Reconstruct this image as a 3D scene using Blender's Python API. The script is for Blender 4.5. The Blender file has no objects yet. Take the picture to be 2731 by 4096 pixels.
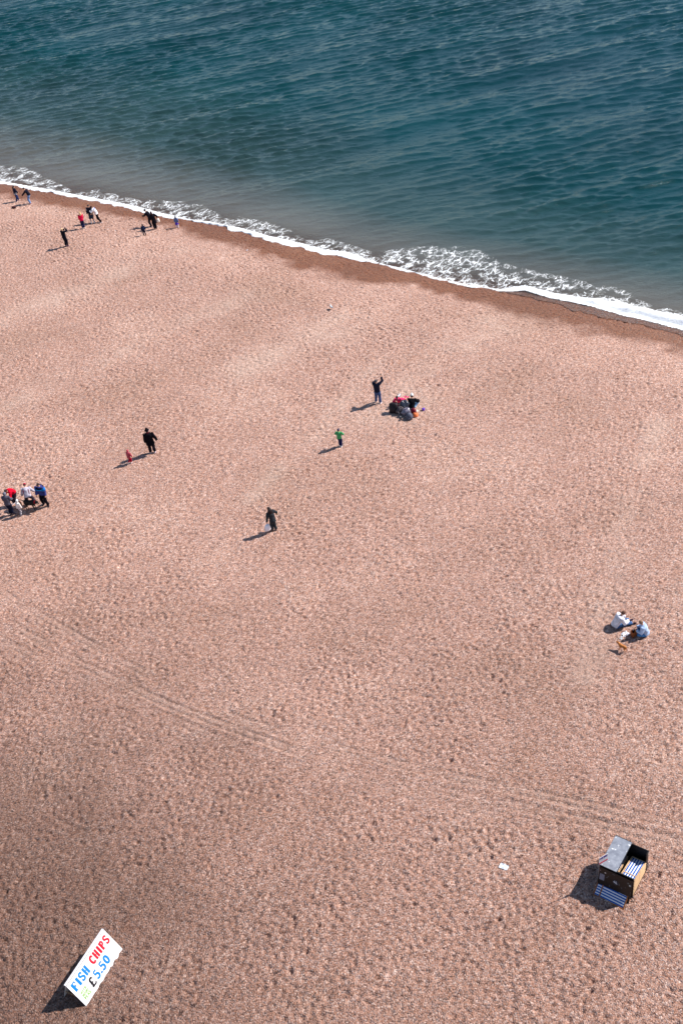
import bpy, math, random
import numpy as np
from mathutils import Vector, Matrix, noise

# ------------------------------------------------------------------ camera, sky, sun, exposure
SC = bpy.context.scene
COL = SC.collection
FPX, IW, IH = 4400.0, 2731.0, 4096.0            # focal length and size of the photograph in pixels
CAM_H, PITCH, ROLL = 37.3, math.radians(37.6), math.radians(-8.7)
_f = np.array([0, math.cos(PITCH), -math.sin(PITCH)]); _r = np.array([1.0, 0, 0]); _u = np.cross(_r, _f)
CR = math.cos(ROLL) * _r + math.sin(ROLL) * _u
CU = -math.sin(ROLL) * _r + math.cos(ROLL) * _u
CF = _f
cd = bpy.data.cameras.new('camera'); cam = bpy.data.objects.new('camera', cd); COL.objects.link(cam)
cd.sensor_fit = 'VERTICAL'; cd.sensor_height = 36.0; cd.sensor_width = 24.0
cd.lens = FPX / IH * 36.0
cd.clip_start = 0.5; cd.clip_end = 8000
cam.matrix_world = Matrix(((CR[0], CU[0], -CF[0], 0), (CR[1], CU[1], -CF[1], 0), (CR[2], CU[2], -CF[2], CAM_H), (0, 0, 0, 1)))
SC.camera = cam

SUN_EL, SUN_AZ = math.radians(42.3), math.radians(16.0)      # azimuth from +X towards +Y
SUN_V = Vector((math.cos(SUN_EL) * math.cos(SUN_AZ), math.cos(SUN_EL) * math.sin(SUN_AZ), math.sin(SUN_EL)))
W = bpy.data.worlds.new('World'); SC.world = W; W.use_nodes = True
wn = W.node_tree; wn.nodes.clear()
sky = wn.nodes.new('ShaderNodeTexSky'); sky.sky_type = 'NISHITA'; sky.sun_disc = False
sky.sun_elevation = SUN_EL; sky.sun_rotation = math.pi / 2 - SUN_AZ; sky.altitude = 10
sky.air_density = 1.0; sky.dust_density = 0.25; sky.ozone_density = 1.2
bg = wn.nodes.new('ShaderNodeBackground'); bg.inputs['Strength'].default_value = 0.085
wo = wn.nodes.new('ShaderNodeOutputWorld')
wn.links.new(sky.outputs[0], bg.inputs[0]); wn.links.new(bg.outputs[0], wo.inputs[0])
sd = bpy.data.lights.new('sun', 'SUN'); sd.energy = 4.6; sd.angle = math.radians(0.53); sd.color = (1.0, 0.955, 0.9)
sun = bpy.data.objects.new('sun', sd); COL.objects.link(sun); sun.location = (60, 20, 80)
sun.rotation_euler = SUN_V.to_track_quat('Z', 'Y').to_euler()
SC.view_settings.view_transform = 'Standard'; SC.view_settings.look = 'None'
SC.view_settings.gamma = 1.0; SC.view_settings.use_curve_mapping = False
SC.view_settings.exposure = 0.6

RNG = np.random.default_rng(7)
random.seed(5)

# ------------------------------------------------------------------ pixels to places
SEA = -1.0
def ray_z(x, y, z=0.0):
    d = CR * (x - IW / 2) / FPX - CU * (y - IH / 2) / FPX + CF
    k = (z - CAM_H) / d[2]
    return np.array([d[0] * k, d[1] * k, z])

def lerp_curve(pts):
    """pixel polyline at sea level -> arrays (s, t) along / across the shore"""
    st = np.array([to_st(*ray_z(x, y, SEA)[:2]) for x, y in pts])
    o = np.argsort(st[:, 0]); return st[o, 0], st[o, 1]

P0 = ray_z(0, 736, SEA)[:2]; P1 = ray_z(2731, 1356, SEA)[:2]
ES = (P1 - P0) / np.linalg.norm(P1 - P0); ET = np.array([-ES[1], ES[0]])
SLEN = float(np.linalg.norm(P1 - P0))
def to_st(x, y):
    dx, dy = x - P0[0], y - P0[1]
    return dx * ES[0] + dy * ES[1], dx * ET[0] + dy * ET[1]
def from_st(s, t):
    return P0[0] + s * ES[0] + t * ET[0], P0[1] + s * ES[1] + t * ET[1]

EDGE = lerp_curve([(0,736),(134,763),(268,785),(446,819),(558,848),(647,868),(696,875),(871,906),(1045,954),(1219,1001),(1300,1020),(1389,1038),(1452,1047),(1474,1043),(1550,1067),(1657,1096),(1746,1121),(1880,1152),(1996,1168),(2100,1192),(2201,1222),(2301,1255),(2442,1291),(2543,1312),(2731,1356)])
FOAM_LO = lerp_curve([(0,736),(134,763),(268,785),(446,819),(558,848),(647,868),(696,875),(871,906),(1045,954),(1219,1001),(1300,1020),(1389,1038),(1452,1047),(1474,1043),(1550,1067),(1657,1096),(1746,1121),(1880,1152),(1996,1166),(2100,1158),(2201,1189),(2301,1207),(2382,1225),(2494,1257),(2583,1277),(2728,1314)])
FOAM_HI = lerp_curve([(0,722),(166,751),(268,771),(446,803),(558,826),(647,851),(749,875),(843,886),(985,916),(1079,944),(1174,963),(1300,996),(1389,1004),(1440,1020),(1474,1039),(1550,1059),(1657,1086),(1746,1111),(1880,1143),(1996,1157),(2100,1140),(2201,1168),(2301,1186),(2382,1195),(2494,1212),(2583,1234),(2728,1264)])
LACE_HI = lerp_curve([(0,664),(60,668),(134,692),(230,735),(290,765),(350,772),(385,757),(430,772),(490,790),(560,800),(640,803),(720,810),(800,824),(850,848),(890,872),(950,866),(1000,878),(1060,892),(1110,906),(1155,920),(1200,955),(1260,966),(1300,956),(1360,971),(1420,990),(1474,1008),(1550,1003),(1650,994),(1764,984),(1830,996),(1900,1010),(1950,1036),(2000,1060),(2150,1096),(2250,1112),(2350,1135),(2450,1155),(2500,1172),(2560,1207),(2620,1230),(2731,1252)])
WET_LO = lerp_curve([(0,775),(134,803),(268,826),(446,856),(558,880),(647,895),(871,955),(1045,1010),(1219,1064),(1300,1090),(1474,1116),(1657,1146),(1746,1165),(1996,1216),(2100,1258),(2301,1328),(2502,1364),(2731,1408)])
_ss = np.linspace(-20, SLEN + 20, 400)
_k = np.exp(-0.5 * (np.arange(-60, 61) / 22.0) ** 2); _k /= _k.sum()
_es = np.convolve(np.pad(np.interp(_ss, *FOAM_LO), 60, mode='edge'), _k, 'valid')
def cv(c, s): return np.interp(s, c[0], c[1])
def edge_smooth(s): return np.interp(s, _ss, _es)

def ground_z(x, y):
    s, t = to_st(np.asarray(x, float), np.asarray(y, float))
    d = t - edge_smooth(s)
    up = SEA * np.clip((d + 9.0) / 9.0, 0, 1) ** 1.25
    slope = np.interp(s, [0, SLEN * .35, SLEN * .6, SLEN], [.075, .10, .14, .16])
    z = np.where(d < 0, up, SEA - slope * np.clip(d, 0, 45))
    return z + 0.10 * np.sin(x * .13 + y * .05 + .6) * np.sin(y * .11 - .4) * np.clip(-d / 12, 0, 1)

def at(x, y, dz=0.0):
    """the spot of the beach seen at photo pixel x, y"""
    z = 0.0
    for _ in range(25):
        p = ray_z(x, y, z); z = float(ground_z(p[0], p[1]))
    return Vector((p[0], p[1], z + dz))

# ------------------------------------------------------------------ materials
def lin(r, g, b):
    f = lambda c: ((c / 255 + .055) / 1.055) ** 2.4 if c > 10.3 else c / 255 / 12.92
    return (f(r), f(g), f(b), 1)
def new_mat(name):
    m = bpy.data.materials.new(name); m.use_nodes = True
    nt = m.node_tree; return m, nt, nt.nodes['Principled BSDF']
def N(nt, kind, **kw):
    n = nt.nodes.new(kind)
    for k, v in kw.items():
        if k in n.inputs: n.inputs[k].default_value = v
        else: setattr(n, k, v)
    return n
MATS = {}
def paint(name, rgb, rough=.75, var=.18, scale=9.0, bump=.25, bscale=60.0, spec=.3, metal=0.0, second=None):
    """surface with grain, uneven colour and fine relief"""
    if name in MATS: return MATS[name]
    m, nt, b = new_mat(name); L = nt.links.new
    tc = N(nt, 'ShaderNodeTexCoord'); n1 = N(nt, 'ShaderNodeTexNoise'); n1.inputs['Scale'].default_value = scale; n1.inputs['Detail'].default_value = 5
    L(tc.outputs['Object'], n1.inputs['Vector'])
    c = lin(*rgb); dk = tuple(v * (1 - var * 1.6) for v in c[:3]) + (1,); lt = tuple(min(1, v * (1 + var)) for v in c[:3]) + (1,)
    if second: dk = lin(*second)
    r = N(nt, 'ShaderNodeValToRGB'); r.color_ramp.elements[0].position = .3; r.color_ramp.elements[1].position = .7
    r.color_ramp.elements[0].color = dk; r.color_ramp.elements[1].color = lt
    L(n1.outputs['Fac'], r.inputs['Fac']); L(r.outputs['Color'], b.inputs['Base Color'])
    n2 = N(nt, 'ShaderNodeTexNoise'); n2.inputs['Scale'].default_value = bscale; n2.inputs['Detail'].default_value = 3
    L(tc.outputs['Object'], n2.inputs['Vector'])
    bp = N(nt, 'ShaderNodeBump'); bp.inputs['Strength'].default_value = bump; bp.inputs['Distance'].default_value = .01
    L(n2.outputs['Fac'], bp.inputs['Height']); L(bp.outputs['Normal'], b.inputs['Normal'])
    b.inputs['Roughness'].default_value = rough; b.inputs['Specular IOR Level'].default_value = spec; b.inputs['Metallic'].default_value = metal
    MATS[name] = m; return m
def stripes(name, rgb_a, rgb_b, axis, freq, phase=0.0, rough=.8, duty=.5):
    """woven bands across one axis of the object"""
    if name in MATS: return MATS[name]
    m, nt, b = new_mat(name); L = nt.links.new
    tc = N(nt, 'ShaderNodeTexCoord'); sx = N(nt, 'ShaderNodeSeparateXYZ'); L(tc.outputs['Object'], sx.inputs[0])
    mul = N(nt, 'ShaderNodeMath', operation='MULTIPLY_ADD'); mul.inputs[1].default_value = freq; mul.inputs[2].default_value = phase
    L(sx.outputs['XYZ'.index(axis)], mul.inputs[0])
    fr = N(nt, 'ShaderNodeMath', operation='FRACT'); L(mul.outputs[0], fr.inputs[0])
    gt = N(nt, 'ShaderNodeMath', operation='GREATER_THAN'); gt.inputs[1].default_value = duty; L(fr.outputs[0], gt.inputs[0])
    n1 = N(nt, 'ShaderNodeTexNoise'); n1.inputs['Scale'].default_value = 14.0; L(tc.outputs['Object'], n1.inputs['Vector'])
    mx = N(nt, 'ShaderNodeMix', data_type='RGBA'); mx.inputs[6].default_value = lin(*rgb_a); mx.inputs[7].default_value = lin(*rgb_b)
    L(gt.outputs[0], mx.inputs[0])
    m2 = N(nt, 'ShaderNodeMix', data_type='RGBA', blend_type='MULTIPLY'); m2.inputs[0].default_value = .35
    L(mx.outputs[2], m2.inputs[6]); L(n1.outputs['Fac'], m2.inputs[7]); L(m2.outputs[2], b.inputs['Base Color'])
    b.inputs['Roughness'].default_value = rough; b.inputs['Specular IOR Level'].default_value = .2
    MATS[name] = m; return m
def cloth(rgb): return paint('cloth_%d_%d_%d' % rgb, rgb, rough=.9, var=.22, scale=7, bump=.5, bscale=26, spec=.12)

SKIN = paint('skin', (206, 158, 132), rough=.55, var=.08, scale=12, bump=.1, spec=.35)
EYE = paint('eye', (25, 18, 15), rough=.2, var=.05)
LIP = paint('lip', (165, 90, 85), rough=.5, var=.05)

def beach_material():
    m, nt, b = new_mat('shingle'); L = nt.links.new
    tc = N(nt, 'ShaderNodeTexCoord'); P = tc.outputs['Object']
    v1 = N(nt, 'ShaderNodeTexVoronoi'); v1.inputs['Scale'].default_value = 18.0; L(P, v1.inputs['Vector'])
    v2 = N(nt, 'ShaderNodeTexVoronoi'); v2.inputs['Scale'].default_value = 34.0; L(P, v2.inputs['Vector'])
    def ramp(src, stops, const=True):
        r = N(nt, 'ShaderNodeValToRGB'); cr = r.color_ramp; cr.interpolation = 'CONSTANT' if const else 'LINEAR'
        while len(cr.elements) < len(stops): cr.elements.new(.5)
        for e, (p, c) in zip(cr.elements, stops): e.position = p; e.color = c if len(c) == 4 else tuple(c) + (1,)
        L(src, r.inputs['Fac']); return r.outputs['Color']
    def sep(out):
        s = N(nt, 'ShaderNodeSeparateColor'); L(out, s.inputs[0]); return s
    stops = [(0, (.055, .030, .024)), (.12, (.24, .125, .08)), (.28, (.42, .225, .14)), (.48, (.52, .32, .23)), (.64, (.60, .40, .305)), (.78, (.44, .35, .31)), (.88, (.82, .66, .55)), (.96, (.16, .14, .145))]
    c1 = ramp(sep(v1.outputs['Color']).outputs[0], stops)
    c2 = ramp(sep(v2.outputs['Color']).outputs[1], stops)
    mx = N(nt, 'ShaderNodeMix', data_type='RGBA'); mx.inputs[0].default_value = .40; L(c1, mx.inputs[6]); L(c2, mx.inputs[7])
    # broad drifts of paler and browner stones
    n1 = N(nt, 'ShaderNodeTexNoise'); n1.inputs['Scale'].default_value = .11; n1.inputs['Detail'].default_value = 6; n1.inputs['Roughness'].default_value = .6; L(P, n1.inputs['Vector'])
    d1 = ramp(n1.outputs['Fac'], [(.32, (.92, .82, .81)), (.5, (1.05, .95, .975)), (.70, (1.18, 1.12, 1.16))], False)
    m1 = N(nt, 'ShaderNodeMix', data_type='RGBA', blend_type='MULTIPLY'); m1.inputs[0].default_value = 1; L(mx.outputs[2], m1.inputs[6]); L(d1, m1.inputs[7])
    n3 = N(nt, 'ShaderNodeTexNoise'); n3.inputs['Scale'].default_value = 1.3; n3.inputs['Detail'].default_value = 7; n3.inputs['Roughness'].default_value = .7; L(P, n3.inputs['Vector'])
    d3 = ramp(n3.outputs['Fac'], [(.3, (.93, .91, .90)), (.7, (1.07, 1.07, 1.06))], False)
    m3 = N(nt, 'ShaderNodeMix', data_type='RGBA', blend_type='MULTIPLY'); m3.inputs[0].default_value = 1; L(m1.outputs[2], m3.inputs[6]); L(d3, m3.inputs[7])
    # dusty pale tracks, finer browner shingle with painted corner vignetting, wet stones at the water
    at_ = N(nt, 'ShaderNodeAttribute'); at_.attribute_name = 'beach'; a = sep(at_.outputs['Color'])
    pale = N(nt, 'ShaderNodeMix', data_type='RGBA'); pale.inputs[7].default_value = (.66, .50, .405, 1)
    pm = N(nt, 'ShaderNodeMath', operation='MULTIPLY'); pm.inputs[1].default_value = .42; L(a.outputs[1], pm.inputs[0]); L(pm.outputs[0], pale.inputs[0]); L(m3.outputs[2], pale.inputs[6])
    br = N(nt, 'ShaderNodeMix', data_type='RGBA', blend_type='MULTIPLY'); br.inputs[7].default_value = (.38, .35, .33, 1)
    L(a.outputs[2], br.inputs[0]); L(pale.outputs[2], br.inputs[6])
    wt = N(nt, 'ShaderNodeMix', data_type='RGBA', blend_type='MULTIPLY'); wt.inputs[7].default_value = (.46, .285, .165, 1)
    L(a.outputs[0], wt.inputs[0]); L(br.outputs[2], wt.inputs[6])
    L(wt.outputs[2], b.inputs['Base Color'])
    rg = N(nt, 'ShaderNodeMapRange'); rg.inputs['To Min'].default_value = .72; rg.inputs['To Max'].default_value = .38
    L(a.outputs[0], rg.inputs['Value']); L(rg.outputs[0], b.inputs['Roughness'])
    b.inputs['Specular IOR Level'].default_value = .35
    inv = N(nt, 'ShaderNodeMath', operation='MULTIPLY_ADD'); inv.inputs[1].default_value = -1; inv.inputs[2].default_value = 1; L(v1.outputs['Distance'], inv.inputs[0])
    bp = N(nt, 'ShaderNodeBump'); bp.inputs['Strength'].default_value = .75; bp.inputs['Distance'].default_value = .05; L(inv.outputs[0], bp.inputs['Height'])
    b2 = N(nt, 'ShaderNodeBump'); b2.inputs['Strength'].default_value = .3; b2.inputs['Distance'].default_value = .05; L(n3.outputs['Fac'], b2.inputs['Height']); L(bp.outputs['Normal'], b2.inputs['Normal'])
    L(b2.outputs['Normal'], b.inputs['Normal'])
    return m

def sea_material():
    m, nt, b = new_mat('sea_water'); L = nt.links.new
    tc = N(nt, 'ShaderNodeTexCoord'); P = tc.outputs['Object']
    a_ = N(nt, 'ShaderNodeAttribute'); a_.attribute_name = 'water'; a = N(nt, 'ShaderNodeSeparateColor'); L(a_.outputs['Color'], a.inputs[0])
    depth, solid, lace = a.outputs[0], a.outputs[1], a.outputs[2]      # depth is metres / 6
    ramp = N(nt, 'ShaderNodeValToRGB'); cr = ramp.color_ramp
    st = [(0, (.19, .15, .118)), (.07, (.105, .100, .088)), (.20, (.026, .056, .055)), (.45, (.002, .036, .041)), (1, (.0006, .033, .042))]
    while len(cr.elements) < len(st): cr.elements.new(.5)
    for e, (p, c) in zip(cr.elements, st): e.position = p; e.color = c + (1,)
    L(depth, ramp.inputs['Fac'])
    # patches of clearer and cloudier water
    n0 = N(nt, 'ShaderNodeTexNoise'); n0.inputs['Scale'].default_value = .05; n0.inputs['Detail'].default_value = 4; L(P, n0.inputs['Vector'])
    r0 = N(nt, 'ShaderNodeMapRange'); r0.inputs['From Min'].default_value = .3; r0.inputs['From Max'].default_value = .7; r0.inputs['To Min'].default_value = .8; r0.inputs['To Max'].default_value = 1.2; L(n0.outputs['Fac'], r0.inputs['Value'])
    mc = N(nt, 'ShaderNodeMix', data_type='RGBA', blend_type='MULTIPLY'); mc.inputs[0].default_value = 1; L(ramp.outputs['Color'], mc.inputs[6]); L(r0.outputs[0], mc.inputs[7])
    # foam
    mp = N(nt, 'ShaderNodeMapping'); mp.inputs['Rotation'].default_value = (0, 0, -math.atan2(ES[1], ES[0])); L(P, mp.inputs['Vector'])
    mp2 = N(nt, 'ShaderNodeMapping'); mp2.inputs['Scale'].default_value = (1.5, .8, 1); L(mp.outputs[0], mp2.inputs['Vector'])
    nd = N(nt, 'ShaderNodeTexNoise'); nd.inputs['Scale'].default_value = 1.4; nd.inputs['Detail'].default_value = 4; L(mp2.outputs[0], nd.inputs['Vector'])
    va = N(nt, 'ShaderNodeMix', data_type='RGBA', blend_type='LINEAR_LIGHT'); va.inputs[0].default_value = .55; L(mp2.outputs[0], va.inputs[6]); L(nd.outputs['Color'], va.inputs[7])
    vw = N(nt, 'ShaderNodeTexVoronoi', feature='DISTANCE_TO_EDGE'); vw.inputs['Scale'].default_value = 1.25; L(va.outputs[2], vw.inputs['Vector'])
    vs = N(nt, 'ShaderNodeTexVoronoi', feature='DISTANCE_TO_EDGE'); vs.inputs['Scale'].default_value = 3.1; L(va.outputs[2], vs.inputs['Vector'])
    nb = N(nt, 'ShaderNodeTexNoise'); nb.inputs['Scale'].default_value = .9; nb.inputs['Detail'].default_value = 3; L(P, nb.inputs['Vector'])
    def math_(op, x, y):
        n = N(nt, 'ShaderNodeMath', operation=op)
        for i, v in enumerate((x, y)):
            if isinstance(v, (int, float)): n.inputs[i].default_value = v
            else: L(v, n.inputs[i])
        return n.outputs[0]
    def sstep(x, lo, hi):
        n = N(nt, 'ShaderNodeMapRange', interpolation_type='SMOOTHSTEP'); L(x, n.inputs['Value'])
        for k, v in (('From Min', lo), ('From Max', hi)):
            if isinstance(v, (int, float)): n.inputs[k].default_value = v
            else: L(v, n.inputs[k])
        return n.outputs[0]
    gate = math_('MULTIPLY', lace, sstep(nb.outputs['Fac'], .36, .66))
    w1 = math_('ADD', math_('MULTIPLY', gate, .115), .004); w2 = math_('ADD', math_('MULTIPLY', gate, .06), .004)
    l1 = math_('SUBTRACT', 1.0, sstep(vw.outputs['Distance'], math_('MULTIPLY', w1, .35), w1))
    l2 = math_('SUBTRACT', 1.0, sstep(vs.outputs['Distance'], math_('MULTIPLY', w2, .25), w2))
    lc = math_('MULTIPLY', math_('MAXIMUM', l1, l2), sstep(gate, .02, .16))
    nf = N(nt, 'ShaderNodeTexNoise'); nf.inputs['Scale'].default_value = 4.5; nf.inputs['Detail'].default_value = 6; nf.inputs['Roughness'].default_value = .7; L(mp2.outputs[0], nf.inputs['Vector'])
    so = sstep(math_('ADD', solid, math_('MULTIPLY', math_('SUBTRACT', nf.outputs['Fac'], .5), 1.5)), .34, .60)
    so = math_('MULTIPLY', so, sstep(solid, .03, .2))
    foam = math_('MAXIMUM', lc, so)
    fc = N(nt, 'ShaderNodeMix', data_type='RGBA'); fc.inputs[7].default_value = (.86, .87, .88, 1); L(foam, fc.inputs[0]); L(mc.outputs[2], fc.inputs[6]); L(fc.outputs[2], b.inputs['Base Color'])
    rr = N(nt, 'ShaderNodeMapRange'); rr.inputs['To Min'].default_value = .09; rr.inputs['To Max'].default_value = .8; L(foam, rr.inputs['Value']); L(rr.outputs[0], b.inputs['Roughness'])
    b.inputs['IOR'].default_value = 1.33
    # ripples
    mr = N(nt, 'ShaderNodeMapping'); mr.inputs['Scale'].default_value = (.5, 1.4, 1); mr.inputs['Rotation'].default_value = (0, 0, -.1); L(P, mr.inputs['Vector'])
    r1 = N(nt, 'ShaderNodeTexNoise'); r1.inputs['Scale'].default_value = 3.6; r1.inputs['Detail'].default_value = 5; r1.inputs['Roughness'].default_value = .62; r1.inputs['Distortion'].default_value = .4; L(mr.outputs[0], r1.inputs['Vector'])
    bp = N(nt, 'ShaderNodeBump'); bp.inputs['Strength'].default_value = .6; bp.inputs['Distance'].default_value = .10; L(r1.outputs['Fac'], bp.inputs['Height'])
    bf = N(nt, 'ShaderNodeBump'); bf.inputs['Strength'].default_value = .5; bf.inputs['Distance'].default_value = .08; L(math_('MULTIPLY', foam, nf.outputs['Fac']), bf.inputs['Height']); L(bp.outputs['Normal'], bf.inputs['Normal'])
    L(bf.outputs['Normal'], b.inputs['Normal'])
    # shallow water lets the stones through
    tr = N(nt, 'ShaderNodeBsdfTransparent'); tr.inputs['Color'].default_value = (.90, .91, .89, 1)
    gl = N(nt, 'ShaderNodeBsdfGlossy'); gl.inputs['Roughness'].default_value = .12; L(bf.outputs['Normal'], gl.inputs['Normal'])
    fr = N(nt, 'ShaderNodeFresnel'); fr.inputs['IOR'].default_value = 1.33; L(bf.outputs['Normal'], fr.inputs['Normal'])
    film = N(nt, 'ShaderNodeMixShader'); L(fr.outputs[0], film.inputs[0]); L(tr.outputs[0], film.inputs[1]); L(gl.outputs[0], film.inputs[2])
    op = math_('MAXIMUM', foam, sstep(depth, -.01, .085))
    mix = N(nt, 'ShaderNodeMixShader'); L(op, mix.inputs[0]); L(film.outputs[0], mix.inputs[1]); L(b.outputs[0], mix.inputs[2])
    L(mix.outputs[0], nt.nodes['Material Output'].inputs['Surface'])
    return m

# ------------------------------------------------------------------ mesh helpers
def grid_mesh(name, X, Y, Z, mat, attr=None, attr_name=None):
    r, c = X.shape
    me = bpy.data.meshes.new(name)
    co = np.stack([X, Y, Z], -1).reshape(-1, 3).astype(np.float32)
    i = np.arange(r * c).reshape(r, c)
    q = np.stack([i[:-1, :-1], i[:-1, 1:], i[1:, 1:], i[1:, :-1]], -1).reshape(-1, 4)
    me.vertices.add(len(co)); me.vertices.foreach_set('co', co.ravel())
    me.loops.add(q.size); me.loops.foreach_set('vertex_index', q.ravel().astype(np.int32))
    me.polygons.add(len(q)); me.polygons.foreach_set('loop_start', np.arange(0, q.size, 4, dtype=np.int32))
    me.polygons.foreach_set('use_smooth', np.ones(len(q), bool))
    me.update(calc_edges=True)
    if attr is not None:
        ca = me.color_attributes.new(attr_name, 'FLOAT_COLOR', 'POINT')
        ca.data.foreach_set('color', attr.reshape(-1, 4).astype(np.float32).ravel())
    me.materials.append(mat)
    o = bpy.data.objects.new(name, me); COL.objects.link(o); return o
def tag(o, label=None, cat=None, group=None, kind=None):
    if label: o['label'] = label
    if cat: o['category'] = cat
    if group: o['group'] = group
    if kind: o['kind'] = kind
    return o

def noise_tile(n, size, spectrum, seed):
    """periodic random height field: n x n samples over size metres"""
    r = np.random.default_rng(seed)
    k = 2 * np.pi * np.fft.fftfreq(n, size / n); KX, KY = np.meshgrid(k, k)
    h = np.fft.ifft2(np.fft.fft2(r.standard_normal((n, n))) * spectrum(KX, KY)).real
    return (h - h.mean()) / h.std()
def sample(tile, size, X, Y):
    n = tile.shape[0]
    fx = (X / size * n) % n; fy = (Y / size * n) % n
    i = np.floor(fx).astype(int); j = np.floor(fy).astype(int); u = fx - i; v = fy - j
    i %= n; j %= n; i1 = (i + 1) % n; j1 = (j + 1) % n
    return tile[j, i] * (1 - u) * (1 - v) + tile[j, i1] * u * (1 - v) + tile[j1, i] * (1 - u) * v + tile[j1, i1] * u * v

# ------------------------------------------------------------------ the beach
def polyline_dist(X, Y, pts):
    best = np.full(X.shape, 1e9); side = np.zeros(X.shape)
    for (ax, ay), (bx, by) in zip(pts[:-1], pts[1:]):
        dx, dy = bx - ax, by - ay; l2 = dx * dx + dy * dy
        k = np.clip(((X - ax) * dx + (Y - ay) * dy) / l2, 0, 1)
        ex, ey = X - ax - k * dx, Y - ay - k * dy
        d = np.hypot(ex, ey); s = np.sign(dx * ey - dy * ex)
        u = d < best; best = np.where(u, d, best); side = np.where(u, s, side)
    return best * side

TS = 80.0; TN = 1600                      # dent tile: 5 cm samples
def make_dents():
    """footprint pits, about nine to the square metre, each a steep little bowl with a soft rim"""
    h = np.zeros((TN, TN)); k = np.fft.fftfreq(TN, 1.0 / TN) * TS / TN; GX, GY = np.meshgrid(k, k)
    r = np.random.default_rng(3); cell = .33; m = int(TS / cell)
    gx, gy = np.meshgrid(np.arange(m), np.arange(m)); px = ((gx + .5 + r.uniform(-.46, .46, gx.shape)) * cell).ravel(); py = ((gy + .5 + r.uniform(-.46, .46, gx.shape)) * cell).ravel()
    kind = r.integers(0, 5, px.size); am = r.uniform(.15, 1.3, px.size)
    for q, (ang, lx, ly, amp) in enumerate(((.25, .085, .050, 1), (1.0, .075, .050, 1), (-.45, .090, .050, 1), (1.7, .070, .055, .9), (.6, .060, .050, .8))):
        c, s = math.cos(ang), math.sin(ang); A = GX * c + GY * s; B = -GX * s + GY * c
        ker = -np.exp(-.5 * ((A / lx) ** 2 + (B / ly) ** 2)) + .30 * np.exp(-.5 * ((A / (lx * 2)) ** 2 + (B / (ly * 2)) ** 2))
        imp = np.zeros((TN, TN)); w = kind == q
        np.add.at(imp, ((py[w] / TS * TN).astype(int) % TN, (px[w] / TS * TN).astype(int) % TN), am[w] * amp)
        h += np.fft.ifft2(np.fft.fft2(imp) * np.fft.fft2(ker)).real
    return np.clip(h, -1.6, .8)
DENT = make_dents()
LUMP = noise_tile(TN, TS, lambda kx, ky: np.exp(-((kx**2 + ky**2) / 14.0)) * np.clip((kx**2 + ky**2), 0, 6), 11)
MED = noise_tile(TN, TS, lambda kx, ky: 1 / (0.6 + kx**2 + ky**2) ** .9, 12)

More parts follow.
